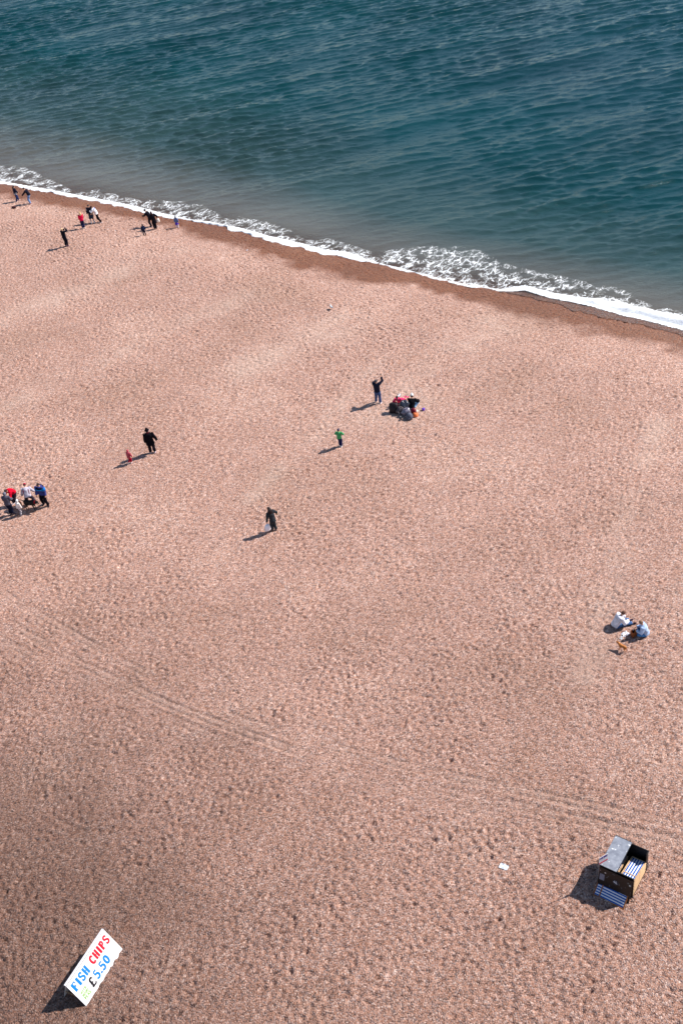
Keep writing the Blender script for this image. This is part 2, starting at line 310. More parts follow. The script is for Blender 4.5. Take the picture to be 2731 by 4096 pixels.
RUTS = [[(-60,2330),(330,2560),(700,2760),(964,2883),(1200,2953),(1410,3010),(1700,3085),(2200,3190),(2850,3330)],
        [(-60,2440),(330,2660),(700,2830),(1091,2972),(1308,3049),(1430,3087),(1653,3140),(2200,3255),(2850,3400)],
        [(-60,2530),(420,2760),(880,2960),(1250,3080),(1560,3160),(2100,3290),(2500,3370)]]
TRACKS = [([(-100,1330),(280,1170),(560,1060),(700,1010)], 1.0), ([(60,1620),(640,1330),(1010,1180)], .8), ([(950,1480),(1250,1350),(1400,1280)], 1.1),
          ([(1560,1660),(1800,1470),(1960,1330),(2030,1260)], 1.3), ([(1000,2000),(1300,1700),(1500,1450)], .4), ([(2350,2700),(2450,2200),(2640,1700)], .5)]
def build_beach():
    rows = [-1500, -300, -60, -5]
    y = 10.0
    while y < 120: rows.append(y); y += .046 + .00052 * max(0, y - 15)
    rows += [124, 135, 160, 220, 400, 1600]
    rows = np.array(rows)
    fine = np.linspace(0, 1, 640)
    X = np.zeros((len(rows), 640 + 12)); Y = np.repeat(rows[:, None], X.shape[1], 1)
    for i, yy in enumerate(rows):
        yc = min(max(yy, 12), 120)
        xl = -15 - .156 * (yc - 21.5) - 5
        xs = P0[0] + (yc - P0[1]) / ES[1] * ES[0]
        xr = max(xl + 6, min(8.7 + .345 * (yc - 17.8) + 5, xs + 9))
        X[i] = np.concatenate([xl + np.array([-1500, -400, -120, -40, -14, -4]), xl + fine * (xr - xl), xr + np.array([4, 14, 40, 120, 400, 1500])])
    Z = ground_z(X, Y)
    s, t = to_st(X, Y); d = t - cv(EDGE, s); wl = 1.45 * (cv(WET_LO, s) - cv(EDGE, s))   # wl < 0
    med = sample(MED, TS, X, Y); lump = sample(LUMP, TS, X, Y); dent = sample(DENT, TS, X, Y); dent2 = sample(DENT, TS, X * .9 + 31, Y * .9 + 17)
    wet = np.clip(1.45 - 1.15 * np.clip(d / wl + .10 * med + .07 * lump, 0, 3), 0, 1) * 1.5
    wet = np.clip(np.where(d > 0, 1, wet), 0, 1)
    smoothwet = np.clip(wet * 1.4, 0, 1)
    pale = np.zeros(X.shape); rel = np.zeros(X.shape)
    for pts, wd in TRACKS:
        w = [tuple(at(*p)[:2]) for p in pts]; dd = np.abs(polyline_dist(X, Y, w))
        g = np.exp(-.5 * (dd / (wd * 1.1)) ** 2) * np.clip(.55 + .35 * med, 0, 1.2); pale = np.maximum(pale, g * .55)
    for q, pts in enumerate(RUTS):
        w = [tuple(at(*p)[:2]) for p in pts]; dd = polyline_dist(X, Y, w)
        fade = np.clip(.42 + .42 * sample(MED, TS, X + 13 * q, Y), .0, 1.0) * (1, 1, .5)[q]
        for off in (-.18, .18):
            rel += fade * (-.045 * np.exp(-.5 * ((dd - off) / .055) ** 2) + .022 * np.exp(-.5 * ((dd - off * 1.9) / .07) ** 2))
        pale = np.maximum(pale, .35 * fade * np.exp(-.5 * (dd / .22) ** 2)); dent = dent * (1 - .5 * np.exp(-.5 * (dd / .3) ** 2))
    amp = np.clip(.95 + .3 * sample(MED, TS, X + 40, Y + 7), .45, 1.4) * (1 - .5 * smoothwet) * np.clip(1 - .35 * pale, .4, 1)
    mid = (np.abs(X) < 200) & (Y > 5) & (Y < 125)
    Z = Z + np.where(mid, amp * (.125 * dent + .030 * dent2 + .004 * lump) + .008 * np.clip(med, -2, 2) * (1 - smoothwet) + rel, 0)
    # finer browner shingle towards the promenade; lens vignetting painted in at lower left
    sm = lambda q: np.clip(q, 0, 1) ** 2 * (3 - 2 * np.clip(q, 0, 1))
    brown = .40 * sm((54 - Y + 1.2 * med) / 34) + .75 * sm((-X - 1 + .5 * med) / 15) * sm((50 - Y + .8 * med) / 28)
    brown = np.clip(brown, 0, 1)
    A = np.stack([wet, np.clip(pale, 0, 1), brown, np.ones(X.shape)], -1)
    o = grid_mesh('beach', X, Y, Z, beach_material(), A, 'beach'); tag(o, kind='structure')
build_beach()

# ------------------------------------------------------------------ the sea
WS, WN = 128.0, 1024
def wave_spec(mean, spread, l0, bw):
    def f(kx, ky):
        k = np.hypot(kx, ky) + 1e-6; th = np.arctan2(ky, kx)
        dt = np.angle(np.exp(2j * (th - mean))) / 2
        return np.exp(-.5 * (np.log(k * l0 / (2 * np.pi)) / bw) ** 2) * np.exp(-.5 * (dt / spread) ** 2) / np.sqrt(k)
    return f
CHOP = noise_tile(WN, WS, wave_spec(math.radians(98), .36, 1.75, .42), 37)
CHOP = np.clip(CHOP, -2.2, 1.9); CHOP = CHOP + .22 * (CHOP ** 2 - 1)
SMALL = noise_tile(WN, WS, wave_spec(math.radians(92), .55, .85, .40), 22)
SWELL = noise_tile(WN, WS, wave_spec(math.radians(104), .22, 9.0, .30), 23)
GUST = noise_tile(WN, WS, lambda kx, ky: np.exp(-((kx * 1.1) ** 2 + (ky * 1.6) ** 2) * 9), 24)
def build_sea():
    s = np.concatenate([[-2500, -900, -350, -160, -110], np.arange(-80, 77, .21), [84, 97, 130, 300, 900, 2500]])
    u = np.concatenate([np.arange(0, 12, .13), 12 + np.cumsum(np.linspace(.15, .42, 390)), ])
    u = np.concatenate([u, u[-1] + np.array([3, 10, 30, 80, 200, 600, 1500, 4000])])
    S, U = np.meshgrid(s, u)
    E = cv(EDGE, S); T = E + U
    # the edge keeps a ragged outline of small tongues
    X, Y = from_st(S, T)
    rag = .16 * sample(LUMP, TS, X * 1.0, Y * 1.0) + .25 * sample(MED, TS, X * 2.2 + 9, Y * 2.2)
    T = T - rag * np.exp(-U / 1.2) * .6
    X, Y = from_st(S, T)
    fine = (np.abs(S) < 100) & (U < 160)
    bed = ground_z(X, Y)
    depth = np.clip(SEA - bed, 0, 6)
    ramp = np.clip(U / 14, 0.03, 1) ** .8
    gust = np.clip(1 + .28 * sample(GUST, WS, X, Y), .5, 1.6)
    h = .048 * gust * sample(CHOP, WS, X, Y) + .020 * gust * sample(SMALL, WS, X, Y) + .070 * sample(SWELL, WS, X, Y)
    h = np.where(fine, h, 0) * ramp
    lo, hi, lt = cv(FOAM_LO, S), cv(FOAM_HI, S), cv(LACE_HI, S)
    wid = np.maximum(hi - lo, .05)
    q = (T - lo) / wid
    n1 = sample(LUMP, TS, X * 1.3, Y * 1.3)
    solid = np.clip(1 - np.abs(q - .42) / .80, 0, 1) * 1.25
    solid = np.where(q < .42, np.clip(1.0 - np.clip(-q, 0, 9) * 3, 0, 1) , solid)
    lw = np.maximum(lt - hi, .3); ql = (T - lo) / np.maximum(lt - lo, .3)
    lace = np.where((ql > -.05) & (ql < 1.25), np.clip(1.12 - .62 * np.clip(ql, 0, 1) - np.clip(ql - 1, 0, 1) * 4, 0, 1), 0)
    lace = np.where(q < 0, 0, lace)
    lace *= np.interp(S, [-30, -2, 0, SLEN, SLEN + 5], [.6, .8, 1, 1, 1])
    # low rollers stand up where the foam is thick
    thick = np.clip(wid / 2.0, 0, 1.0)
    roll = np.exp(-.5 * ((q - .40) / np.where(q < .40, .17, .45)) ** 2) * thick
    hb = np.interp(S, [0, SLEN * .25, SLEN * .45, SLEN * .55, SLEN * .80, SLEN * .90, SLEN], [.08, .08, .16, .03, .08, .26, .32])
    base = np.maximum(SEA + h, bed + .018)
    Z = base + roll * hb * (1 + .22 * n1) + .03 * np.clip(solid, 0, 1) * sample(DENT, TS, X * 1.5, Y * 1.5)
    Z[0] = bed[0] - .05
    A = np.stack([depth / 6, np.clip(solid, 0, 1), np.clip(lace, 0, 1), np.ones(S.shape)], -1)
    o = grid_mesh('sea', X, Y, Z, sea_material(), A, 'water'); tag(o, kind='structure')
build_sea()
#@@OBJECTS
# ------------------------------------------------------------------ solid builders
def vec(*a): return Vector(a)
class Geo:
    """collects shapes into one mesh"""
    def __init__(self): self.v = []; self.f = []; self.m = []
    def add(self, vs, fs, mi=0):
        b = len(self.v); self.v += [tuple(p) for p in vs]; self.f += [tuple(i + b for i in f) for f in fs]; self.m += [mi] * len(fs); return self
    def sweep(self, pts, rx, ry=None, side=None, n=10, mi=0, round_end=True, sq=2.0):
        """tube through pts with elliptic (or squarish) rings; side = direction of the rx axis"""
        pts = [Vector(p) for p in pts]; rx = list(rx) if hasattr(rx, '__len__') else [rx] * len(pts)
        ry = rx if ry is None else (list(ry) if hasattr(ry, '__len__') else [ry] * len(pts))
        side = Vector(side) if side is not None else None
        rings = []
        P = list(zip(pts, rx, ry))
        T = []
        for i in range(len(pts)):
            a = pts[max(i - 1, 0)]; b = pts[min(i + 1, len(pts) - 1)]; T.append((b - a).normalized())
        seq = []
        if round_end:
            for k in (.25, .7): seq.append((pts[0] - T[0] * min(rx[0], ry[0]) * (1 - k) * .8, rx[0] * (k ** .5), ry[0] * (k ** .5), T[0]))
        for (p, a, b), t in zip(P, T): seq.append((p, a, b, t))
        if round_end:
            for k in (.7, .25): seq.append((pts[-1] + T[-1] * min(rx[-1], ry[-1]) * (1 - k) * .8, rx[-1] * (k ** .5), ry[-1] * (k ** .5), T[-1]))
        vs = []
        for p, a, b, t in seq:
            s = side if side is not None else (Vector((1, 0, 0)) if abs(t.x) < .8 else Vector((0, 1, 0)))
            s = (s - t * s.dot(t)).normalized(); w = t.cross(s)
            for i in range(n):
                an = 2 * math.pi * i / n; c, q = math.cos(an), math.sin(an)
                c = math.copysign(abs(c) ** (2 / sq), c); q = math.copysign(abs(q) ** (2 / sq), q)
                vs.append(p + s * (a * c) + w * (b * q))
        fs = []
        m = len(seq)
        for j in range(m - 1):
            for i in range(n):
                fs.append((j * n + i, j * n + (i + 1) % n, (j + 1) * n + (i + 1) % n, (j + 1) * n + i))
        fs.append(tuple(reversed(range(n)))); fs.append(tuple((m - 1) * n + i for i in range(n)))
        return self.add(vs, fs, mi)
    def ball(self, c, r, axes=None, nu=12, nv=8, mi=0, keep=None, warp=None):
        """ellipsoid; axes = (x, y, z) unit vectors; keep(unit) drops faces; warp(unit) scales the radius"""
        c = Vector(c); ax = axes or (vec(1, 0, 0), vec(0, 1, 0), vec(0, 0, 1))
        U = [vec(0, 0, -1)]
        for j in range(1, nv):
            t = -math.pi / 2 + math.pi * j / nv
            for i in range(nu):
                a = 2 * math.pi * i / nu; U.append(vec(math.cos(t) * math.cos(a), math.cos(t) * math.sin(a), math.sin(t)))
        U.append(vec(0, 0, 1))
        fs = [(0, 1 + (i + 1) % nu, 1 + i) for i in range(nu)]
        for j in range(nv - 2):
            for i in range(nu):
                a = 1 + j * nu; fs.append((a + i, a + (i + 1) % nu, a + nu + (i + 1) % nu, a + nu + i))
        a = 1 + (nv - 2) * nu; fs += [(a + i, a + (i + 1) % nu, len(U) - 1) for i in range(nu)]
        if keep: fs = [f for f in fs if keep(sum((U[i] for i in f), Vector()) / len(f))]
        vs = []
        for u in U:
            k = warp(u) if warp else 1.0
            vs.append(c + ax[0] * (u.x * r[0] * k) + ax[1] * (u.y * r[1] * k) + ax[2] * (u.z * r[2] * k))
        return self.add(vs, fs, mi)
    def box(self, c, size, M=None, mi=0, bev=0.0):
        hx, hy, hz = (s / 2 for s in size); b = min(bev, hx * .9, hy * .9, hz * .9)
        M = M or Matrix.Identity(3); c = Vector(c)
        if b <= 0:
            vs = [c + M @ vec(x * hx, y * hy, z * hz) for z in (-1, 1) for y in (-1, 1) for x in (-1, 1)]
            return self.add(vs, [(0, 2, 3, 1), (4, 5, 7, 6), (0, 1, 5, 4), (2, 6, 7, 3), (0, 4, 6, 2), (1, 3, 7, 5)], mi)
        vs = []
        for z, e in ((-hz, b), (-hz + b, 0), (hz - b, 0), (hz, b)):
            X, Y = hx - e, hy - e
            for x, y in ((X - b, Y), (-X + b, Y), (-X, Y - b), (-X, -Y + b), (-X + b, -Y), (X - b, -Y), (X, -Y + b), (X, Y - b)): vs.append(c + M @ vec(x, y, z))
        fs = [tuple(reversed(range(8))), tuple(range(24, 32))]
        for j in range(3):
            for i in range(8): fs.append((j * 8 + i, j * 8 + (i + 1) % 8, j * 8 + 8 + (i + 1) % 8, j * 8 + 8 + i))
        return self.add(vs, fs, mi)
    def mesh(self, name, mats, smooth=True):
        me = bpy.data.meshes.new(name); me.from_pydata(self.v, [], self.f); me.update()
        for m in (mats if isinstance(mats, (list, tuple)) else [mats]): me.materials.append(m)
        if len(me.materials) > 1: me.polygons.foreach_set('material_index', self.m)
        if smooth: me.polygons.foreach_set('use_smooth', [True] * len(me.polygons))
        return me
    def obj(self, name, mats, parent=None, smooth=True):
        o = bpy.data.objects.new(name, self.mesh(name, mats, smooth)); COL.objects.link(o)
        if parent: o.parent = parent
        return o
    def fused(self, voxel, wrinkle=0.0, smooth=3, seed=0):
        """one continuous skin over all the shapes collected so far"""
        me = bpy.data.meshes.new('tmp'); me.from_pydata(self.v, [], self.f)
        o = bpy.data.objects.new('tmp', me); COL.objects.link(o)
        r = o.modifiers.new('r', 'REMESH'); r.mode = 'VOXEL'; r.voxel_size = voxel; r.use_smooth_shade = True
        sm = o.modifiers.new('s', 'SMOOTH'); sm.iterations = smooth; sm.factor = .5
        dg = bpy.context.evaluated_depsgraph_get(); ev = o.evaluated_get(dg); em = ev.to_mesh()
        co = np.zeros(len(em.vertices) * 3); em.vertices.foreach_get('co', co); co = co.reshape(-1, 3)
        if wrinkle:
            no = np.zeros(len(em.vertices) * 3); em.vertices.foreach_get('normal', no); no = no.reshape(-1, 3)
            x, y, z = co.T; k = seed * 1.7
            w = np.sin(17 * z + 9 * x + 3 * np.sin(8 * y + k) + k) + .7 * np.sin(31 * z - 14 * y + 2 * np.sin(12 * x) + 2 * k) + .5 * np.sin(25 * x + 21 * y + k)
            co = co + no * (w * wrinkle)[:, None]
        fs = [tuple(p.vertices) for p in em.polygons]
        ev.to_mesh_clear(); bpy.data.objects.remove(o); bpy.data.meshes.remove(me)
        self.v = [tuple(c) for c in co]; self.f = fs; self.m = [0] * len(fs); return self

def thing(name, label, cat, loc, rz=0.0, group=None):
    o = bpy.data.objects.new(name, None); COL.objects.link(o); o.empty_display_size = .2
    o.location = loc; o.rotation_euler = (0, 0, rz); return tag(o, label, cat, group)
def tint(o, label): o['label'] = label; return o

# ------------------------------------------------------------------ people
def ik(a, b, l1, l2, pole):
    d = b - a; n = d.length
    if n > (l1 + l2) * .995: b = a + d * ((l1 + l2) * .995 / n); d = b - a; n = d.length
    k = (l1 * l1 - l2 * l2 + n * n) / (2 * n); h = math.sqrt(max(l1 * l1 - k * k, 0)); t = d / n
    p = Vector(pole); p = (p - t * p.dot(t)).normalized()
    return a + t * k + p * h, b
def mix(a, b, k): return a + (b - a) * k

def person(label, loc, h, face, pose=None, wear=None, voxel=.022, seed=1, cat='person'):
    """face: heading in degrees, 0 looks along +Y, counter-clockwise; lengths in pose are fractions of the height"""
    po = dict(hip=(0, 0, .515), lean=0, side=0, twist=0, nod=0, turn=0, tilt=0,
              lf=(-.06, .01, 0), rf=(.06, -.01, 0), lt=8, rt=-8, lh=(-.15, .03, .44), rh=(.15, .03, .44), lk=(0, 1, .1), rk=(0, 1, .1), le=(-.6, -1, -.2), re=(.6, -1, -.2), grip=.5)
    po.update(pose or {})
    we = dict(top=(40, 45, 60), legs=(40, 50, 80), shoe=(60, 50, 50), hair=(50, 36, 28), long=0, bulk=1.0, hem=.02, sleeve=1.0, leglen=1.0, skirt=None, hood=None, hat=None, brim=False, cap=None, head=1.0, stocky=1.0, coat=0, socks=None)
    we.update(wear or {})
    root = thing('person', label, cat, loc, math.radians(face), None)
    V = lambda t: Vector(t) * h
    st = we['stocky']
    # joints
    pel = V(po['hip']); ln, sd = math.radians(po['lean']), math.radians(po['side'])
    up = Vector((math.sin(sd), math.sin(ln) * math.cos(sd), math.cos(ln) * math.cos(sd)))
    up0 = (up * .45 + vec(0, 0, .55)).normalized() if po['hip'][2] > .3 else (up * .75 + vec(0, 0, .25)).normalized()
    rt = Matrix.Rotation(math.radians(po['twist']), 3, 'Z') @ vec(1, 0, 0); rt = (rt - up * rt.dot(up)).normalized(); fw = up.cross(rt)
    waist = pel + up0 * .10 * h; chest = waist + mix(up0, up, .7) * .12 * h; shl = chest + up * .085 * h; neck = shl + up * .035 * h
    nd = math.radians(po['nod']); tn = math.radians(po['turn'])
    hu = (up * .5 + vec(0, 0, .5)).normalized()
    hf = Matrix.Rotation(tn, 3, hu) @ (fw - hu * fw.dot(hu)).normalized(); hr = hf.cross(hu)
    hu, hf = (hu * math.cos(nd) + hf * math.sin(nd)), (hf * math.cos(nd) - hu * math.sin(nd))
    ti = math.radians(po['tilt']); hu, hr = hu * math.cos(ti) + hr * math.sin(ti), hr * math.cos(ti) - hu * math.sin(ti)
    hs = we['head'] * h; hc = neck + (up * .3 + hu * .7) * .062 * hs + up * .012 * h
    J = {}
    arms, legs = [], []
    for sg, hk, ek in ((-1, 'lh', 'le'), (1, 'rh', 're')):
        sp = shl + rt * (sg * .098 * h * st) - up * .012 * h
        el, wr = ik(sp, V(po[hk]), .172 * h, .155 * h, po[ek]); arms.append((sp, el, wr))
    for sg, fk, kk in ((-1, 'lf', 'lk'), (1, 'rf', 'rk')):
        hp = pel + vec(sg * .052 * h * st, 0, -.01 * h); an = V(po[fk]) + vec(0, 0, .045 * h)
        kn, an = ik(hp, an, .243 * h, .238 * h, po[kk]); legs.append((hp, kn, an))
    # body: one continuous skin
    g = Geo()
    g.sweep([pel - up0 * .03 * h, pel + up0 * .02 * h, waist, chest, shl - up * .01 * h, shl + up * .022 * h], [.080 * h * st, .088 * h * st, .074 * h * st, .088 * h * st, .092 * h * st, .045 * h], [.055 * h * st, .060 * h * st, .052 * h * st, .062 * h * st, .050 * h, .034 * h], side=rt, n=12)
    g.sweep([shl, neck, hc - hu * .02 * hs], [.034 * h, .029 * h, .030 * h], n=8)
    g.ball(hc + hf * .004 * hs, (.043 * hs, .052 * hs, .062 * hs), (hr, hf, hu), 12, 10, warp=lambda u: 1 - .12 * max(0, -u.z) * (1 if u.y < .5 else .5))
    g.ball(hc - hu * .030 * hs + hf * .018 * hs, (.030 * hs, .030 * hs, .030 * hs), (hr, hf, hu), 10, 6)
    for sp, el, wr in arms:
        g.sweep([sp, mix(sp, el, .5), el, mix(el, wr, .35), wr], [.030 * h * st, .026 * h * st, .021 * h, .022 * h, .0145 * h], n=8)
    for i, (hp, kn, an) in enumerate(legs):
        g.sweep([hp, mix(hp, kn, .45), kn, mix(kn, an, .3), an], [.054 * h * st, .046 * h * st, .032 * h, .033 * h, .020 * h], n=9)
        fa = math.radians((po['lt'], po['rt'])[i]); fd = vec(-math.sin(fa), math.cos(fa), 0)
        g.sweep([an - vec(0, 0, .02 * h) - fd * .018 * h, an - vec(0, 0, .025 * h) + fd * .04 * h, an - vec(0, 0, .032 * h) + fd * .095 * h], [.020 * h, .024 * h, .020 * h], [.022 * h, .018 * h, .010 * h], side=fd.cross(vec(0, 0, 1)), n=8)
    g.fused(voxel * .85, 0, 2)
    # face, ears
    g.sweep([hc + hf * .050 * hs + hu * .006 * hs, hc + hf * .064 * hs - hu * .012 * hs], [.005 * hs, .0095 * hs], n=6)
    for sg in (-1, 1):
        g.ball(hc + hr * (sg * .044 * hs) - hu * .004 * hs, (.006 * hs, .012 * hs, .017 * hs), (hr, hf, hu), 6, 5)
        g.ball(hc + hr * (sg * .019 * hs) + hf * .0485 * hs + hu * .006 * hs, (.0065 * hs, .004 * hs, .004 * hs), (hr, hf, hu), 6, 4, mi=1)
    g.ball(hc + hf * .0475 * hs - hu * .032 * hs, (.014 * hs, .004 * hs, .004 * hs), (hr, hf, hu), 6, 4, mi=2)
    # hands: a palm, four unequal bent fingers and a thumb leaving its side
    hands = []
    for i, (sp, el, wr) in enumerate(arms):
        sg = -1 if i == 0 else 1
        fd = (wr - el).normalized(); pn = fd.cross(vec(0, 0, 1) if abs(fd.z) < .85 else vec(0, 1, 0)).normalized() * (-sg)
        sdv = fd.cross(pn).normalized()
        if sdv.dot(hf) < 0: sdv = -sdv                        # thumb side looks forward
        g.sweep([wr - fd * .01 * h, wr + fd * .03 * h, wr + fd * .052 * h], [.016 * h, .023 * h, .022 * h], [.011 * h, .010 * h, .009 * h], side=sdv, n=8)
        for q, (o_, l_) in enumerate(((.017, .040), (.006, .046), (-.006, .043), (-.016, .033))):
            b0 = wr + fd * .050 * h + sdv * o_ * h; c = po['grip']
            b1 = b0 + (fd * (1 - .4 * c) + pn * c * .8).normalized() * l_ * .5 * h
            b2 = b1 + (fd * (1 - 1.1 * c) + pn * c * 1.4).normalized() * l_ * .5 * h
            g.sweep([b0 - fd * .012 * h, b0, b1, b2], [.0056 * h, .0055 * h, .005 * h, .004 * h], n=6)
        t0 = wr + fd * .015 * h + sdv * .015 * h; t1 = t0 + (sdv * .8 + fd * .6).normalized() * .024 * h; t2 = t1 + (fd * .9 + pn * .4).normalized() * .02 * h
        g.sweep([t0, t1, t2], [.007 * h, .006 * h, .0048 * h], n=6)
        hands.append(wr + fd * .055 * h)
    body = g.obj('body', [SKIN, EYE, LIP], root)
    # upper garment
    bk = .012 * h * we['bulk'] + .004
    g = Geo(); hem = we['hem']
    dn = -up0 if not we['coat'] else vec(0, 0, -1)
    low = pel + dn * (hem + we['coat']) * h; fl = 1 + 1.1 * we['coat']
    pts = [low, mix(low, pel, .6), pel + up0 * .03 * h, waist, chest, shl - up * .012 * h, shl + up * .02 * h]
    rxs = [.100 * fl, .099 * (1 + .5 * (fl - 1)), .098, .094, .106, .108, .056]; rys = [.078 * fl, .077 * (1 + .4 * (fl - 1)), .075, .072, .080, .066, .042]
    g.sweep(pts, [r * h * st + bk for r in rxs], [r * h * st + bk for r in rys], side=rt, n=14, round_end=False)
    for sp, el, wr in arms:
        e_ = wr if we['sleeve'] >= 1 else mix(el, sp, 1 - we['sleeve'] * 1.6)
        q = [sp - (el - sp).normalized() * .012 * h, mix(sp, el, .5), el, mix(el, wr, .5), mix(el, wr, .97)] if we['sleeve'] >= 1 else [sp, mix(sp, el, .35), mix(sp, el, .75)]
        rr = [.046, .041, .037, .034, .029][:len(q)]
        g.sweep(q, [r * h * st + bk * .7 for r in rr], n=9, round_end=False)
    g.sweep([shl, neck - up * .004 * h], [.046 * h + bk * .3, .040 * h + bk * .2], n=10, round_end=False)
    g.fused(voxel, .0032 * h, 3, seed)
    tm = we['top'] if not isinstance(we['top'], tuple) else cloth(we['top'])
    jk = g.obj('coat' if we['coat'] else 'jacket', tm, root)
    # lower garment
    if we['legs']:
        g = Geo(); lk = .010 * h + .003
        g.sweep([pel - up0 * .045 * h, pel, pel + up0 * .05 * h], [.080 * h * st + lk, .090 * h * st + lk, .084 * h * st + lk], [.058 * h * st + lk, .063 * h * st + lk, .056 * h * st + lk], side=rt, n=12, round_end=False)
        for hp, kn, an in legs:
            q = [hp, mix(hp, kn, .45), kn, mix(kn, an, .4), mix(kn, an, .93)]; rr = [.060, .056, .045, .043, .037]
            if we['leglen'] < 1: q = [hp, mix(hp, kn, .45), mix(hp, kn, .85), mix(kn, an, .12)]; rr = [.058, .055, .052, .050]
            g.sweep(q, [r * h * st + lk * .7 for r in rr], n=10, round_end=False)
        g.fused(voxel, .0028 * h, 3, seed + 3)
        lm = we['legs'] if not isinstance(we['legs'], tuple) else cloth(we['legs'])
        g.obj('trousers' if we['leglen'] >= 1 else 'shorts', lm, root)
    if we['skirt']:
        c, ln_ = we['skirt']; g = Geo(); n = 28; vs = []; fs = []
        for j in range(6):
            k = j / 5; r = (.078 + .07 * k) * h
            for i in range(n):
                a = 2 * math.pi * i / n; rr = r * (1 + .10 * k * math.sin(i * math.pi * 2 / 4))
                vs.append(pel + vec(0, 0, .04 * h - k * ln_ * h) + vec(math.cos(a) * rr, math.sin(a) * rr * .85, 0))
        for j in range(5):
            for i in range(n): fs.append((j * n + i, j * n + n + i, j * n + n + (i + 1) % n, j * n + (i + 1) % n))
        fs.append(tuple(range(n))); fs.append(tuple(5 * n + n - 1 - i for i in range(n)))
        g.add(vs, fs); g.obj('skirt', cloth(c), root)
    # shoes and socks
    for i, (hp, kn, an) in enumerate(legs):
        fa = math.radians((po['lt'], po['rt'])[i]); fd = vec(-math.sin(fa), math.cos(fa), 0); dz = vec(0, 0, 1)
        g = Geo()
        g.sweep([an - dz * .018 * h - fd * .022 * h, an - dz * .020 * h + fd * .03 * h, an - dz * .028 * h + fd * .07 * h, an - dz * .032 * h + fd * .105 * h], [.026 * h, .029 * h, .029 * h, .021 * h], [.027 * h, .025 * h, .018 * h, .012 * h], side=fd.cross(dz), n=10, sq=2.6)
        g.obj('shoe', cloth(we['shoe']), root)
        if we['socks']:
            g = Geo(); g.sweep([mix(kn, an, we['socks'][1]), mix(kn, an, .6), an], [.036 * h, .034 * h, .027 * h], n=9, round_end=False); g.obj('sock', cloth(we['socks'][0]), root)
    # hair
    hm = paint('hair_%d_%d_%d' % we['hair'], we['hair'], rough=.6, var=.3, scale=30, bump=.6, bscale=90) if we['hair'] else None
    if hm and not we['hood']:
        g = Geo()
        g.ball(hc + hu * .006 * hs - hf * .004 * hs, (.050 * hs, .059 * hs, .066 * hs), (hr, hf, hu), 18, 12,
               keep=lambda u: not (u.y > .30 and u.z < .42) and u.z > -.55, warp=lambda u: 1 + .05 * noise.noise(u * 3 + vec(seed, 0, 0)))
        if we['long']:
            b = hc - hf * .040 * hs
            q = [hc + hu * .02 * hs - hf * .02 * hs, b - hu * .03 * hs, neck - fw * .055 * h, neck - fw * .06 * h - up * we['long'] * .6 * h, neck - fw * .062 * h - up * we['long'] * h]
            kw = 1 + 2.6 * we['long']; g.sweep(q, [.045 * hs, .054 * hs * kw, .058 * hs * kw, .056 * hs * kw, .03 * hs * kw], [.03 * hs, .034 * hs * kw, .034 * hs * kw, .028 * hs, .014 * hs], side=hr, n=12)
        g.obj('hair', hm, root)
    if we['hood']:
        g = Geo()
        g.ball(hc - hf * .006 * hs + hu * .004 * hs, (.058 * hs, .064 * hs, .072 * hs), (hr, hf, hu), 18, 12, keep=lambda u: not (u.y > .62 and u.z < .6), warp=lambda u: 1 + .05 * max(0, -u.y) + .03 * noise.noise(u * 2.5))
        g.sweep([neck - up * .02 * h, neck + up * .02 * h], [.056 * h, .050 * hs], [.05 * h, .048 * hs], side=rt, n=12)
        g.obj('hood', cloth(we['hood']), root)
    if we['cap']:
        g = Geo(); g.ball(hc + hu * .016 * hs, (.052 * hs, .062 * hs, .062 * hs), (hr, hf, hu), 16, 10, keep=lambda u: u.z > -.05)
        if we['brim'] != 'none': g.ball(hc + hu * .022 * hs + hf * .068 * hs, (.042 * hs, .046 * hs, .007 * hs), (hr, hf, hu), 12, 5)
        g.obj('cap', cloth(we['cap']), root)
    if we['hat']:
        g = Geo()
        g.sweep([hc + hu * .028 * hs, hc + hu * .032 * hs], [.086 * hs, .084 * hs], [.096 * hs, .094 * hs], side=hr, n=18, round_end=False)
        g.sweep([hc + hu * .026 * hs, hc + hu * .06 * hs, hc + hu * .092 * hs], [.056 * hs, .053 * hs, .044 * hs], [.066 * hs, .062 * hs, .052 * hs], side=hr, n=16)
        g.obj('hat', cloth(we['hat']), root)
    Mw = Matrix.Translation(loc) @ Matrix.Rotation(math.radians(face), 4, 'Z')
    J = dict(root=root, lh=Mw @ hands[0], rh=Mw @ hands[1], M=Mw, pel=pel, chest=chest, shl=shl, neck=neck, hc=hc, up=up, fw=fw, rt=rt, hf=hf, hu=hu, hr=hr, h=h, arms=arms, legs=legs, jacket=jk, st=st, bk=bk)
    return J
def band(J, rgb, a, b, grow=.008, name='stripe', label=None):
    """a cloth band around the trunk between two fractions of pelvis..shoulder"""
    A = mix(J['pel'], J['shl'], a); B = mix(J['pel'], J['shl'], b); h = J['h']; w = .109 if a > .5 else .101; d = .080
    g = Geo(); g.sweep([A, B], [w * h * J['st'] + J['bk'] + grow] * 2, [d * h * J['st'] + J['bk'] + grow] * 2, side=J['rt'], n=18, round_end=False)
    o = g.obj(name, cloth(rgb), J['root']); return o
def sleeve_band(J, i, rgb, a, b, r=.044, name='sleeve_stripe'):
    sp, el, wr = J['arms'][i]; A, B = (mix(sp, el, a), mix(sp, el, b)) if b <= 1 else (mix(el, wr, a - 1), mix(el, wr, b - 1))
    g = Geo(); g.sweep([A, B], [r * J['h'] * J['st'] + J['bk']] * 2, n=12, round_end=False); return g.obj(name, cloth(rgb), J['root'])

